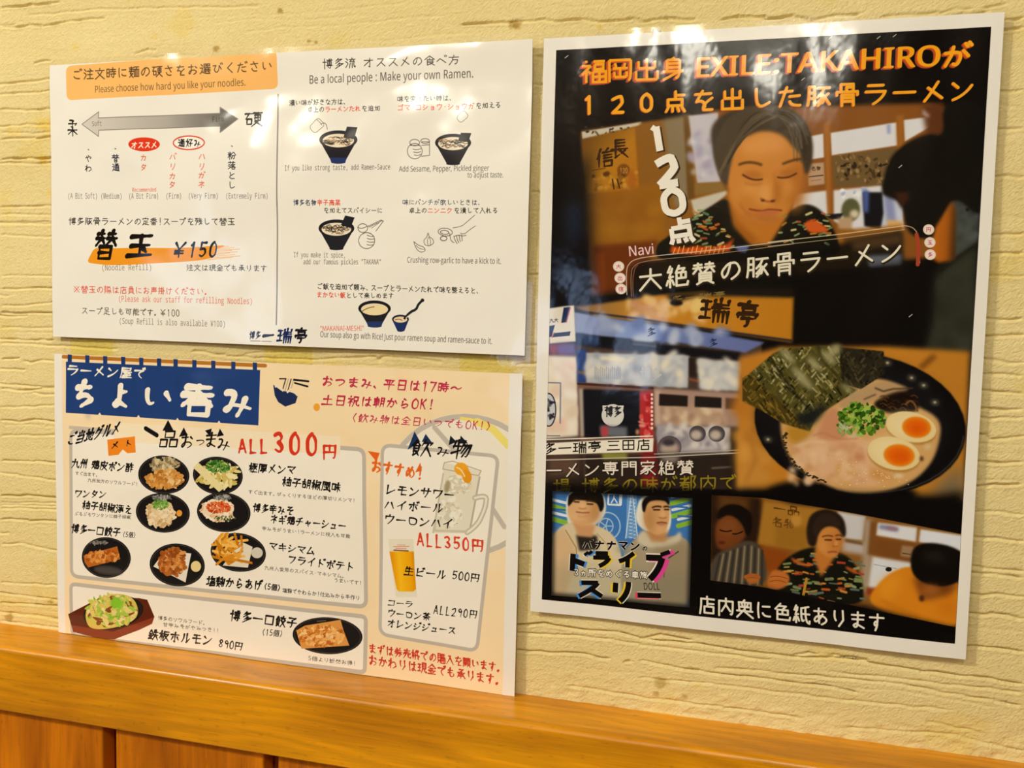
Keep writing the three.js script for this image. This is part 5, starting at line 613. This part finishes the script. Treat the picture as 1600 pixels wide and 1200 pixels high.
    sheet([0, 360, 120, 290, 260, 520, 420, 690, 250, 640, 120, 560, 0, 500], '#4a3e16', ['#6a5620', '#8a6e28', '#3a3010', '#2a240e', '#7c6828'], 96, 240); sheet([45, 330, 190, 205, 250, 175, 610, 150, 640, 400, 720, 430, 460, 600, 420, 690, 260, 520], '#4c4820', [...nc, '#a8a274', '#b4ae86'], 97, 620); sheet([608, 165, 880, 190, 890, 330, 740, 425, 640, 400], '#26221a', ['#3a3420', '#1a1812', '#4a442c', '#2c2a1a'], 98, 160); p.line([180, 240, 300, 420, 450, 590], '#1e1c0c', 14, false, 3); p.line([470, 150, 500, 250, 640, 400], '#2a2812', 10, false, 3); p.line([610, 160, 630, 390], '#15140c', 14, false, 3); p.blob([300, 600, 420, 560, 560, 500, 420, 690], '#1b1f1c', 8); for (const [x, y, a, b] of [[350, 330, 60, 22], [450, 270, 60, 24], [280, 220, 70, 20], [540, 230, 60, 24], [390, 380, 70, 24], [660, 430, 60, 14], [580, 180, 30, 40]]) p.ellipse(x, y, a, b, '#9c966e', 0.8, 8);
    { const q = rng(99); for (let i = 0; i < 170; i++) { const a = q() * 6.28, d = Math.sqrt(q()); p.ellipse(740 + Math.cos(a) * d * 155, 615 + Math.sin(a) * d * 100, 10 + q() * 14, 7 + q() * 8, ['#4c7a1e', '#6a9a2a', '#2f5614', '#87b03a', '#3d6a1a', '#a0bc56', '#23440f'][i % 7], q() * 3); } speckle(600, 640, 700, 720, 20, 14, ['#b8c09a', '#8aa05a'], 100, 1); }
    const egg = (x, y, rx, ry, yx, yy, yrx, yry) => { p.ellipse(x, y + 12, rx, ry, '#b07c34', 0.22, 3); p.ellipse(x, y, rx, ry * 0.97, '#e6cd92', 0.22, 1); p.ellipse(x - 10, y - 8, rx * 0.85, ry * 0.8, '#ecd8a4', 0.22, 12); p.ellipse(yx, yy, yrx, yry, '#e58a1a', 0.1, 2); p.ellipse(yx, yy, yrx * 0.8, yry * 0.8, '#e8680e', 0.1, 5); p.ellipse(yx + 8, yy + 6, yrx * 0.5, yry * 0.45, '#df5a0a', 0.1, 8); };
    egg(1052, 662, 160, 96, 1086, 664, 90, 66); egg(945, 828, 166, 104, 978, 840, 97, 69); p.ellipse(1118, 860, 12, 16, '#5a3c1c', 0, 3); p.ellipse(975, 968, 30, 14, '#e0c9a0', 0, 4); p.ellipse(1155, 785, 22, 18, '#d8c094', 0, 5);
    // black gaps between pictures
    V[7](); p.fill([120, 60, 800, 80, 1060, 92, 1600, 110, 1600, 60, 1580, 170, 1160, 140, 1060, 125, 120, 92], '#0a0909', 8); p.fill([1050, 110, 1190, 120, 1170, 900, 1020, 900], '#090808', 8); V[6](); p.fill([-20, 1050, 200, 1050, 640, 1085, 1180, 1090, 1380, 1060, 1380, 1200, -20, 1190], '#090909', 14);
    // ---- picture of two presenters with the lettering of the programme
    V[7](); const q4 = [172, 105, 1050, 148, 1030, 830, 168, 755]; p.clip(q4, () => {
      p.fill(q4, '#3f78bf'); p.fill([640, 110, 700, 110, 700, 400, 630, 400], '#6fa0d8'); for (let i = 0; i < 12; i++) { p.line([655, 150 + i * 22, 690, 158 + i * 22], '#c2daf0', 6); p.line([690, 150 + i * 22, 652, 164 + i * 22], '#5f90cc', 4); } p.line([668, 110, 630, 400], '#cfe2f4', 6); p.line([672, 110, 706, 400], '#cfe2f4', 6);
      for (const [x, y, d] of [[175, 200, 1], [175, 280, 1], [920, 180, -1], [925, 260, -1], [960, 320, -1]]) { p.line([x, y, x + 110, y + 30 * d], '#86b83c', 30); p.line([x, y - 40, x + 110, y - 40 + 26 * d], '#d8e6f2', 18); p.line([x, y - 62, x + 90, y - 55], '#3a6ab0', 12); }
      p.fill(p.rounded([518, 118, 612, 112, 605, 200, 512, 195], 14), '#d8e4f0'); p.fill([528, 128, 590, 125, 588, 185, 525, 185], '#3a74bf'); p.glyph('人', 557, 156, 40, 48, 0, { color: '#e4edf6', weight: 0.16 }); p.ring(515, 325, 80, 85, '#9cc0e4', 9); p.ring(505, 325, 45, 48, '#9cc0e4', 8); for (let i = 0; i < 5; i++) p.line([505, 325, 505 + 45 * Math.cos(i * 1.256), 325 + 48 * Math.sin(i * 1.256)], '#9cc0e4', 8);
      // left presenter
      p.blob([255, 230, 262, 120, 370, 70, 480, 90, 512, 200, 495, 270, 430, 330, 270, 320, 265, 280], '#dfe6e6', 2); p.blob([165, 370, 280, 290, 440, 310, 580, 390, 620, 600, 620, 830, 150, 830], '#d9c9a8', 2); p.fill([165, 375, 240, 335, 300, 420, 330, 560, 240, 780, 165, 760], '#d6b68c', 6); p.fill([320, 380, 450, 385, 460, 470, 340, 480], '#2c2420', 4); p.fill([300, 300, 440, 320, 420, 395, 330, 385], '#cc9868', 4); p.line([255, 350, 320, 460, 330, 600], '#b0905c', 8); p.line([450, 370, 520, 450, 500, 600], '#c0a882', 8);
      p.ellipse(365, 225, 98, 92, '#dcae7c', 0.05, 2); p.ellipse(365, 280, 80, 45, '#d6a472', 0, 6); p.ellipse(440, 230, 36, 70, '#c08c58', 0, 12); p.blob([268, 190, 275, 120, 370, 82, 480, 100, 500, 200, 470, 250, 455, 180, 380, 140, 320, 150, 275, 200], '#17120f', 2); p.fill([275, 130, 460, 120, 470, 185, 380, 165, 300, 158, 272, 205], '#1a1410', 2); p.ellipse(330, 265, 50, 26, '#e2b686', 0, 8); p.curve([300, 160, 318, 150, 342, 158], '#3a2414', 7, 2); p.curve([385, 170, 412, 162, 442, 172], '#3a2414', 7, 2); p.line([308, 172, 338, 174], '#2a160c', 8, false, 1.4); p.line([388, 186, 424, 188], '#2a160c', 8, false, 1.4); p.ellipse(358, 205, 26, 18, '#e4b684', 0, 4); p.curve([338, 212, 360, 220, 384, 212], '#b07844', 7, 2); p.line([322, 236, 360, 242, 402, 240], '#9c5236', 7, false, 1.4); p.curve([330, 262, 362, 268, 395, 260], '#c08c5a', 8, 4);
      // right presenter
      p.blob([700, 200, 730, 130, 860, 110, 910, 180, 920, 330, 860, 400, 740, 350, 690, 290], '#e8e6da', 2); p.blob([600, 500, 690, 400, 760, 340, 860, 400, 970, 370, 1060, 450, 1060, 850, 600, 850], '#a89a80', 2); p.blob([690, 410, 740, 330, 820, 420, 930, 400, 975, 340, 985, 420, 860, 470, 740, 450], '#cfc4ae', 4); p.fill([800, 460, 1010, 420, 1030, 830, 820, 830], '#9a8a6e', 10); p.line([880, 500, 870, 640], '#6a5c48', 8); p.line([960, 480, 900, 520], '#4a4234', 8); p.fill([760, 350, 900, 350, 880, 420, 790, 420], '#bb8656', 6);
      p.blob([738, 230, 745, 170, 830, 140, 900, 160, 908, 260, 890, 340, 840, 385, 780, 360, 745, 300], '#d2a06c', 2); p.ellipse(780, 280, 32, 80, '#b88652', 0, 12); p.blob([735, 230, 730, 160, 790, 122, 880, 120, 908, 165, 900, 200, 880, 160, 790, 160, 760, 190, 752, 240], '#15110e', 2); p.curve([798, 206, 828, 195, 852, 202], '#2a1a10', 9, 1.6); p.curve([870, 202, 888, 196, 906, 204], '#2a1a10', 9, 1.6); p.line([806, 220, 844, 220], '#22120a', 8, false, 1.4); p.line([874, 218, 902, 218], '#22120a', 8, false, 1.4); p.ellipse(862, 250, 16, 24, '#dcac78', 0, 4); p.curve([842, 268, 862, 276, 884, 268], '#9c643a', 7, 2); p.line([828, 303, 856, 298, 886, 302], '#7c3e2a', 9, false, 1.6); p.ellipse(856, 312, 24, 6, '#b4745a', 0, 2); p.ellipse(850, 345, 36, 20, '#d8a874', 0, 8);
      p.fill([165, 560, 1030, 620, 1030, 840, 165, 770], 'rgba(110,120,110,0.25)', 20); p.line([590, 470, 640, 470, 650, 620], '#8a9088', 30, false, 10);
    });
    p.line([172, 105, 1050, 148, 1030, 830, 168, 755], '#0b0a0a', 24, true, 8);
    { const L = (ch, x, y, w, h, wt, edge) => { if (edge) p.glyph(ch, x + edge[1], y + 4, w, h, 0.02, { color: edge[0], weight: wt + 0.05, square: true, lean: 0.05 }); p.glyph(ch, x, y, w, h, 0.02, { color: '#efe9dc', weight: wt + 0.09, square: true, lean: 0.05 }); if (edge) p.glyph(ch, x + edge[1] * 0.7, y + 2, w, h, 0.02, { color: edge[0], weight: wt + 0.02, square: true, lean: 0.05 }); p.glyph(ch, x, y, w, h, 0.02, { color: '#100e0e', weight: wt, square: true, lean: 0.05 }); };
      [...'バナナマン'].forEach((ch, i) => L(ch, 392 + i * 74, 440 + i * 2, 66, 62, 0.18, null)); L('の', 750, 462, 34, 32, 0.16, null);
      L('ド', 330, 545, 175, 130, 0.26, ['#4a90e0', 14]); L('ラ', 478, 530, 130, 100, 0.27, ['#e8c832', 10]); L('イ', 640, 535, 130, 105, 0.27, ['#e8c832', 10]); L('ブ', 815, 570, 165, 200, 0.19, ['#e0489a', 22]);
      L('ス', 408, 715, 190, 120, 0.24, ['#4a90e0', -12]); L('リ', 605, 728, 160, 140, 0.24, ['#e8c832', -10]); L('ー', 778, 755, 175, 110, 0.3, ['#e8486a', -14]); const t3 = '3ヵ所をめぐる車旅'; p.text(t3, 306, 612, 770, 630, 48, { color: '#2a2622', weight: 0.26 }); p.text(t3, 306, 612, 770, 630, 46, { color: '#f6f1e6', weight: 0.13 }); p.latin('DOLL', 742, 720, 845, 720, 44, '#1a1614', 'sans-serif'); }
    // ---- picture of three diners at the counter
    p.view(0, 0, 1); const q5 = [1112, 772, 1192, 776, 1330, 800, 1501, 832, 1496, 978, 1350, 948, 1192, 916, 1110, 905];
    p.clip(q5, () => {
      p.fill(q5, '#8a5a24'); V[7](); p.fill([1150, 100, 1480, 140, 1480, 560, 1150, 560], '#2a1a10', 8); p.fill([1210, 120, 1400, 140, 1400, 230, 1200, 220], '#5a3818', 10);
      V[8](); p.fill([135, 165, 520, 215, 460, 480, 90, 440], '#a8762a', 4); p.fill([215, 300, 420, 330, 400, 470, 200, 450], '#9a6a22', 8); p.text('一品', 190, 205, 360, 235, 60, { color: '#5a3814', weight: 0.13, brush: true }); p.text('名物', 180, 290, 330, 315, 60, { color: '#6a4418', weight: 0.13, brush: true }); p.ellipse(335, 285, 34, 40, '#c08a3a', 0, 4); p.fill([95, 440, 300, 480, 230, 620, 130, 600], '#8a4412', 8);
      p.fill([590, 230, 770, 262, 750, 410, 620, 400], '#c9c8cc', 3); p.fill([760, 270, 820, 290, 790, 760, 740, 720], '#a89684', 8); p.fill([600, 405, 760, 430, 760, 500, 620, 480], '#b8b0b0', 6); p.fill([640, 400, 750, 425, 750, 440, 640, 420], '#6a5030', 3); p.fill([800, 290, 850, 296, 830, 500, 780, 500], '#7a4e22', 4); p.fill([845, 300, 1090, 330, 1082, 420, 835, 380], '#dcdde2', 3); p.fill([858, 310, 975, 330, 970, 358, 850, 338], '#7f86a8', 4); p.ellipse(930, 335, 40, 12, '#9a7484', 0.15, 3); p.fill([1110, 340, 1380, 378, 1380, 480, 1100, 420], '#dcdfe8', 3); p.fill([830, 390, 1080, 430, 1060, 560, 810, 500], '#7a4a20', 5); p.fill([995, 440, 1070, 450, 1060, 520, 985, 510], '#9a7a5a', 3); p.line([1000, 490, 1050, 497], '#4a3424', 6); p.fill([810, 510, 1060, 550, 1040, 700, 780, 730], '#d8dae0', 4); p.line([820, 560, 960, 585], '#9aa0b4', 5); p.ellipse(912, 590, 20, 14, '#18181c'); p.fill([770, 700, 860, 710, 850, 760, 770, 750], '#8a3a1c', 4);
      // striped shirt
      V[7](); p.blob([1140, 680, 1170, 520, 1250, 460, 1400, 400, 1480, 450, 1510, 560, 1510, 700, 1300, 700], '#4a4238', 3); for (let i = 0; i < 13; i++) p.line([1180 + i * 25, 690, 1220 + i * 22, 440 + Math.abs(i - 8) * 8], i % 2 ? '#9a8a68' : '#2c2824', 9, false, 2); p.blob([1185, 380, 1200, 290, 1260, 240, 1350, 280, 1390, 360, 1360, 420, 1270, 470, 1200, 470], '#6e3c1c', 4); p.ellipse(1270, 330, 60, 60, '#7e4822', 0, 12); p.blob([1195, 270, 1230, 190, 1340, 180, 1420, 240, 1420, 340, 1390, 400, 1360, 300, 1280, 240, 1215, 280], '#120d0b', 3); p.curve([1220, 345, 1250, 360, 1290, 350], '#2a140a', 9); p.curve([1300, 370, 1330, 372, 1360, 355], '#2a140a', 9); p.ellipse(1245, 400, 28, 18, '#7a3c1e', 0, 4); p.ellipse(1230, 425, 24, 8, '#4a1e10', 0, 3); p.blob([1370, 640, 1420, 615, 1470, 630, 1460, 680, 1400, 690], '#b0662c', 3); p.curve([1380, 650, 1420, 640, 1460, 650], '#7a3e18', 5);
      // printed shirt
      V[8](); p.blob([215, 590, 280, 510, 440, 440, 600, 480, 700, 540, 760, 700, 750, 830, 300, 780, 150, 720], '#14150f', 3); { const q = rng(110), cols = ['#c05a22', '#7a8a54', '#b8a24a', '#a8402a', '#5c6f62', '#cf8a3a', '#8a9a70']; for (let i = 0; i < 95; i++) { const x = 240 + q() * 500, y = 480 + q() * 310; if (y < 470 + Math.abs(x - 480) * 0.3) continue; p.line([x, y, x + 18 + q() * 30, y - 8 + q() * 18], cols[Math.floor(q() * 7)], 6 + q() * 12, false, 1); } } p.fill([300, 515, 400, 560, 420, 580, 320, 550], '#c25a20', 3); p.fill([640, 570, 720, 600, 700, 620, 650, 590], '#c25a20', 3); p.line([400, 650, 380, 750], '#b8862c', 16);
      p.fill([455, 440, 600, 480, 540, 570, 490, 640, 450, 530], '#bd7430', 4); p.blob([445, 370, 480, 310, 580, 310, 628, 380, 615, 460, 580, 520, 520, 515, 470, 460], '#cb8640', 3); p.ellipse(590, 420, 34, 70, '#b87032', 0, 12); p.blob([398, 330, 425, 240, 530, 208, 632, 260, 652, 370, 628, 405, 600, 330, 520, 320, 470, 370, 462, 450, 415, 450, 402, 400], '#241a14', 3); p.curve([500, 388, 530, 378, 562, 386], '#4a2a14', 7, 1.6); p.curve([582, 382, 602, 376, 622, 384], '#4a2a14', 7, 1.6); p.line([515, 408, 555, 409], '#2a140a', 8, false, 1.4); p.line([586, 406, 614, 405], '#2a140a', 8, false, 1.4); p.ellipse(585, 432, 12, 22, '#d8964e', 0, 3); p.curve([562, 446, 580, 452, 596, 446], '#9a5a28', 6, 1.6); p.line([535, 486, 560, 482, 588, 484], '#92442a', 9, false, 1.6);  p.ellipse(500, 450, 26, 30, '#d2904a', 0, 8); p.blob([428, 340, 470, 250, 560, 240, 620, 300, 600, 340, 540, 300, 490, 330, 455, 400], '#2e221a', 3); p.blob([165, 640, 190, 590, 260, 600, 300, 640, 280, 700, 190, 730, 150, 700], '#bd6e30', 3); p.curve([175, 640, 220, 630, 280, 650], '#8a4418', 5); p.curve([170, 670, 220, 655, 270, 675], '#8a4418', 5); p.curve([20, 640, 60, 625, 100, 640], '#a85c28', 24);
      // orange shirt, head bowed
      p.blob([760, 800, 860, 660, 960, 590, 1060, 565, 1200, 640, 1380, 660, 1380, 980, 1000, 900], '#d8841c', 3); p.blob([860, 680, 940, 610, 1000, 640, 940, 780, 850, 800], '#e29324', 14); p.fill([1060, 640, 1350, 680, 1280, 760, 1120, 780], '#7a4216', 10); p.blob([1045, 520, 1075, 440, 1180, 420, 1330, 450, 1400, 520, 1390, 640, 1280, 700, 1150, 690, 1060, 630], '#0f0c0b', 3); p.ellipse(1200, 510, 70, 24, '#26221f', 0.15, 14); p.ellipse(1170, 720, 60, 34, '#a05e26', 0, 10); p.ellipse(1118, 770, 16, 20, '#4a2a18', 0, 3); p.blob([1180, 800, 1300, 760, 1350, 830, 1280, 900], '#cf7818', 14); p.line([860, 780, 960, 830, 1100, 880], '#b86a14', 12, false, 6);
    });
    V[8](); p.fill([-100, 690, 150, 715, 480, 800, 760, 815, 1000, 880, 1340, 960, 1330, 1010, 700, 900, -100, 800], '#0a0909', 10); p.fill([300, 175, 700, 215, 1380, 345, 1380, 300, 700, 160, 200, 120], '#090909', 10);
    p.view(0, 0, 1); p.text('店内奥に色紙あります', 1090, 942, 1384, 971, 29, { color: '#ece6d6', weight: 0.11, fit: 0.9 });
    // ---- headline
    const deep = (fn) => { for (let i = 5; i >= 1; i--) fn(-i * 0.8, i * 0.55, i > 3 ? '#96402e' : '#d2501a'); fn(0, 0, '#f6a61c'); };
    V[1](); deep((dx, dy, col) => p.text('福岡出身', 272 + dx * 4, 372 + dy * 4, 935 + dx * 4, 346 + dy * 4, 150, { color: col, weight: 0.11, square: true, fit: 0.96 }));
    p.view(0, 0, 1); deep((dx, dy, col) => { c.font = '100px sans-serif'; p.latin('EXILE:TAKAHIRO', 1084 + dx, 121 + dy, 1469 + dx, 103 + dy, 31, col, 'sans-serif'); c.save(); c.translate(1.5, 0); p.latin('EXILE:TAKAHIRO', 1084 + dx, 121 + dy, 1469 + dx, 103 + dy, 31, col); c.translate(1.5, 1.2); p.latin('EXILE:TAKAHIRO', 1084 + dx, 121 + dy, 1469 + dx, 103 + dy, 31, col); c.translate(1.4, -1.6); p.latin('EXILE:TAKAHIRO', 1084 + dx, 121 + dy, 1469 + dx, 103 + dy, 31, col); c.restore(); });
    V[2](); deep((dx, dy, col) => p.glyph('が', 1182 + dx * 4, 266 + dy * 4, 190, 150, -0.1, { color: col, weight: 0.15 }));
    p.view(0, 0, 1); const head = [...'120点を出した豚骨ラーメン']; for (const [dx, dy, col] of [[-1.4, 1, '#c0501a'], [-0.7, 0.5, '#d86a1c'], [0, 0, '#f6aa24']]) head.forEach((ch, i) => { const t = i / (head.length - 1), x = 922 + 580 * t, y = 164.5 - 23.5 * t; p.glyph(ch, x + dx, y + dy, (i < 3 ? 22 : 36) * (1 + t * 0.08), (i < 3 ? 29 : 34) * (1 + t * 0.06), -0.04, { color: col, weight: i < 3 ? 0.17 : 0.125 }); });
    p.view(0, 0, 1); for (const [x, y] of [[1297, 60], [1372, 60], [1397, 57], [1255, 124], [887, 90], [1406, 260], [1422, 492]]) p.line([x - 2.5, y + 2, x + 2.5, y - 2], '#d8d4ca', 1.1);
  });
  return p;
}
// ---------------------------------------------------------------- the laminated sheets
// rectangles on the wall: centre x, y (from the middle height), width, height, turn
const SHEETS = { noodle: [-0.1893, 0.0831, 0.4203, 0.2277, -0.0039], snack: [-0.19, -0.1677, 0.4182, 0.2456, -0.0011], poster: [0.1794, -0.0134, 0.3002, 0.42, 0.0006] };
const crinkle = dataTexture(512, 512, (i, j) => { const u = i / 512, v = j / 512; const h = 255 * (0.55 * noise2((u + v * 0.5) * 46, v * 60, 1) + 0.45 * noise2(u * 110, (v - u * 0.3) * 90, 2)); return [h, h, h]; });
const plainFilm = dataTexture(512, 512, (i, j) => { const u = i / 512, v = j / 512; const h = 255 * (0.7 * noise2(u * 22, v * 30, 1) + 0.3 * noise2(u * 70, v * 60, 2)); return [h, h, h]; });
function sheet(key, print, warp, film, bump, bumpScale, rough) {
  const [cx, cy, w, h, turn] = SHEETS[key], g = new THREE.Group(); g.position.set(cx, EYE + cy, 0); g.rotation.z = turn;
  const NX = 150, NY = Math.round(150 * h / w), pos = [], uv = [], idx = [], T = 0.0006;
  const at = (u, v) => warp(u, v);
  for (const back of [0, 1]) for (let j = 0; j <= NY; j++) for (let i = 0; i <= NX; i++) { const u = i / NX, v = j / NY; pos.push((u - 0.5) * w, (v - 0.5) * h, at(u, v) - back * T); uv.push(Math.min(0.999, Math.max(0.001, u)), Math.min(0.999, Math.max(0.001, v))); }
  const S = (NX + 1) * (NY + 1), id = (i, j, b) => b * S + j * (NX + 1) + i;
  for (let j = 0; j < NY; j++) for (let i = 0; i < NX; i++) { idx.push(id(i, j, 0), id(i + 1, j, 0), id(i + 1, j + 1, 0), id(i, j, 0), id(i + 1, j + 1, 0), id(i, j + 1, 0)); idx.push(id(i, j, 1), id(i + 1, j + 1, 1), id(i + 1, j, 1), id(i, j, 1), id(i, j + 1, 1), id(i + 1, j + 1, 1)); }
  const geo = new THREE.BufferGeometry(); geo.setAttribute('position', new THREE.Float32BufferAttribute(pos, 3)); geo.setAttribute('uv', new THREE.Float32BufferAttribute(uv, 2)); geo.setIndex(idx); geo.computeVertexNormals();
  const b = bump.clone(); b.repeat.set(w / 0.3, h / 0.3); b.needsUpdate = true;
  const mat = new THREE.MeshStandardMaterial({ map: print.texture(), roughness: rough, bumpMap: b, bumpScale });
  mesh(geo, mat, 'printed_sheet', g);
  // cut edge of the paper
  const ep = [], ei = []; const rim = []; for (let i = 0; i <= NX; i++) rim.push([i, 0]); for (let j = 1; j <= NY; j++) rim.push([NX, j]); for (let i = NX - 1; i >= 0; i--) rim.push([i, NY]); for (let j = NY - 1; j >= 0; j--) rim.push([0, j]);
  rim.forEach(([i, j], k) => { const q = id(i, j, 0) * 3; ep.push(pos[q], pos[q + 1], pos[q + 2], pos[q], pos[q + 1], pos[q + 2] - T); if (k) { const a = k * 2; ei.push(a - 2, a - 1, a, a - 1, a + 1, a); } });
  const eg = new THREE.BufferGeometry(); eg.setAttribute('position', new THREE.Float32BufferAttribute(ep, 3)); eg.setIndex(ei); eg.computeVertexNormals(); mesh(eg, M.white, 'sheet_edge', g);
  // clear margin of the laminating film: left, right, bottom, top in metres
  const [fl, fr, fb, ft] = film, fp = [], fi = [], N = 90; let base = 0;
  const strip = (a, c, n) => { for (let k = 0; k <= n; k++) { const t = k / n; for (const q of [a(t), c(t)]) { const u = q[0] / w + 0.5, v = q[1] / h + 0.5; fp.push(q[0], q[1], at(Math.min(1, Math.max(0, u)), Math.min(1, Math.max(0, v))) - T * 0.5); } if (k) { const o = base + k * 2; fi.push(o - 2, o - 1, o, o - 1, o + 1, o); } } base = fp.length / 3; };
  const X0 = -w / 2, X1 = w / 2, Y0 = -h / 2, Y1 = h / 2, mix = (p, q, t) => p + (q - p) * t;
  if (ft) strip((t) => [mix(X0, X1, t), Y1], (t) => [mix(X0 - fl, X1 + fr, t), Y1 + ft], N); if (fb) strip((t) => [mix(X0 - fl, X1 + fr, t), Y0 - fb], (t) => [mix(X0, X1, t), Y0], N);
  if (fl) strip((t) => [X0, mix(Y0, Y1, t)], (t) => [X0 - fl, mix(Y0 - fb, Y1 + ft, t)], N); if (fr) strip((t) => [X1 + fr, mix(Y0 - fb, Y1 + ft, t)], (t) => [X1, mix(Y0, Y1, t)], N);
  if (fp.length) { const fg = new THREE.BufferGeometry(); fg.setAttribute('position', new THREE.Float32BufferAttribute(fp, 3)); fg.setIndex(fi); fg.computeVertexNormals(); const m = mesh(fg, M.film, 'laminating_film', g); m.userData.label = 'clear plastic margin'; }
  return g;
}
const wave = (s, a, b) => (u, v) => (fbm(u * 5.5, v * 3.6, 2, s) - 0.5) * a + (fbm(u * 13, v * 9, 2, s + 9) - 0.5) * b;
const w1 = wave(301, 0.0032, 0.0006), w2 = wave(402, 0.0026, 0.0005), w3 = wave(503, 0.0032, 0.0006);
put(sheet('noodle', printNoodleGuide(), (u, v) => 0.0022 + w1(u, v) + 0.0009 * sstep(0.8, 1, u) + 0.0014 * sstep(0.85, 1, v) * sstep(0.3, 0.6, u), [0.0015, 0.0045, 0.008, 0.0045], plainFilm, 0.00002, 0.09), 'noodle_guide_sheet', 'laminated white menu sheet on noodle firmness with a grey double arrow and ramen bowl drawings', 'menu sheet');
put(sheet('snack', printSnackMenu(), (u, v) => 0.0026 + w2(u, v) + 0.0012 * sstep(0.85, 1, u), [0, 0.001, 0, 0.003], plainFilm, 0.00002, 0.12), 'snack_menu_sheet', 'laminated cream menu sheet with a blue curtain, dishes and drinks, standing on the wooden rail', 'menu sheet');
put(sheet('poster', printPoster(), (u, v) => 0.0018 + w3(u, v) + 0.0012 * sstep(0.8, 1, u) * sstep(0.5, 0, v), [0.0022, 0.0016, 0, 0.004], crinkle, 0.00004, 0.09), 'ramen_poster', 'black photo poster with white border, orange headline, diners and a bowl of ramen', 'poster');
// strips of clear yellowed tape across the gap between the two menu sheets
[[108, 174, 524, 560, 'yellowed tape strip beside the left edge of the menus, above the curtain pole'], [411, 487, 534, 573, 'yellowed tape strip under the brushed shop name, above the noodle bowl mark'], [717, 802, 546, 588, 'yellowed tape strip near the right corner of the menus']].forEach(([a, b, c, d, label], i) => {
  const [x0, y0] = onWall(a, c), [x1] = onWall(b, c), [, y1] = onWall((a + b) / 2, d), g = new THREE.PlaneGeometry(x1 - x0, y0 - y1, 24, 8), q = g.attributes.position;
  for (let k = 0; k < q.count; k++) q.setZ(k, (noise2(q.getX(k) * 120 + i * 9, q.getY(k) * 200, 71) - 0.5) * 0.0005);
  g.computeVertexNormals(); const m = new THREE.Mesh(g, M.tape); m.position.set((x0 + x1) / 2, (y0 + y1) / 2, -0.0012);
  put(m, 'tape_strip' + (i ? '_00' + i : ''), label, 'tape', { group: 'tape strips between the menu sheets' });
});

renderer.render(scene, camera);
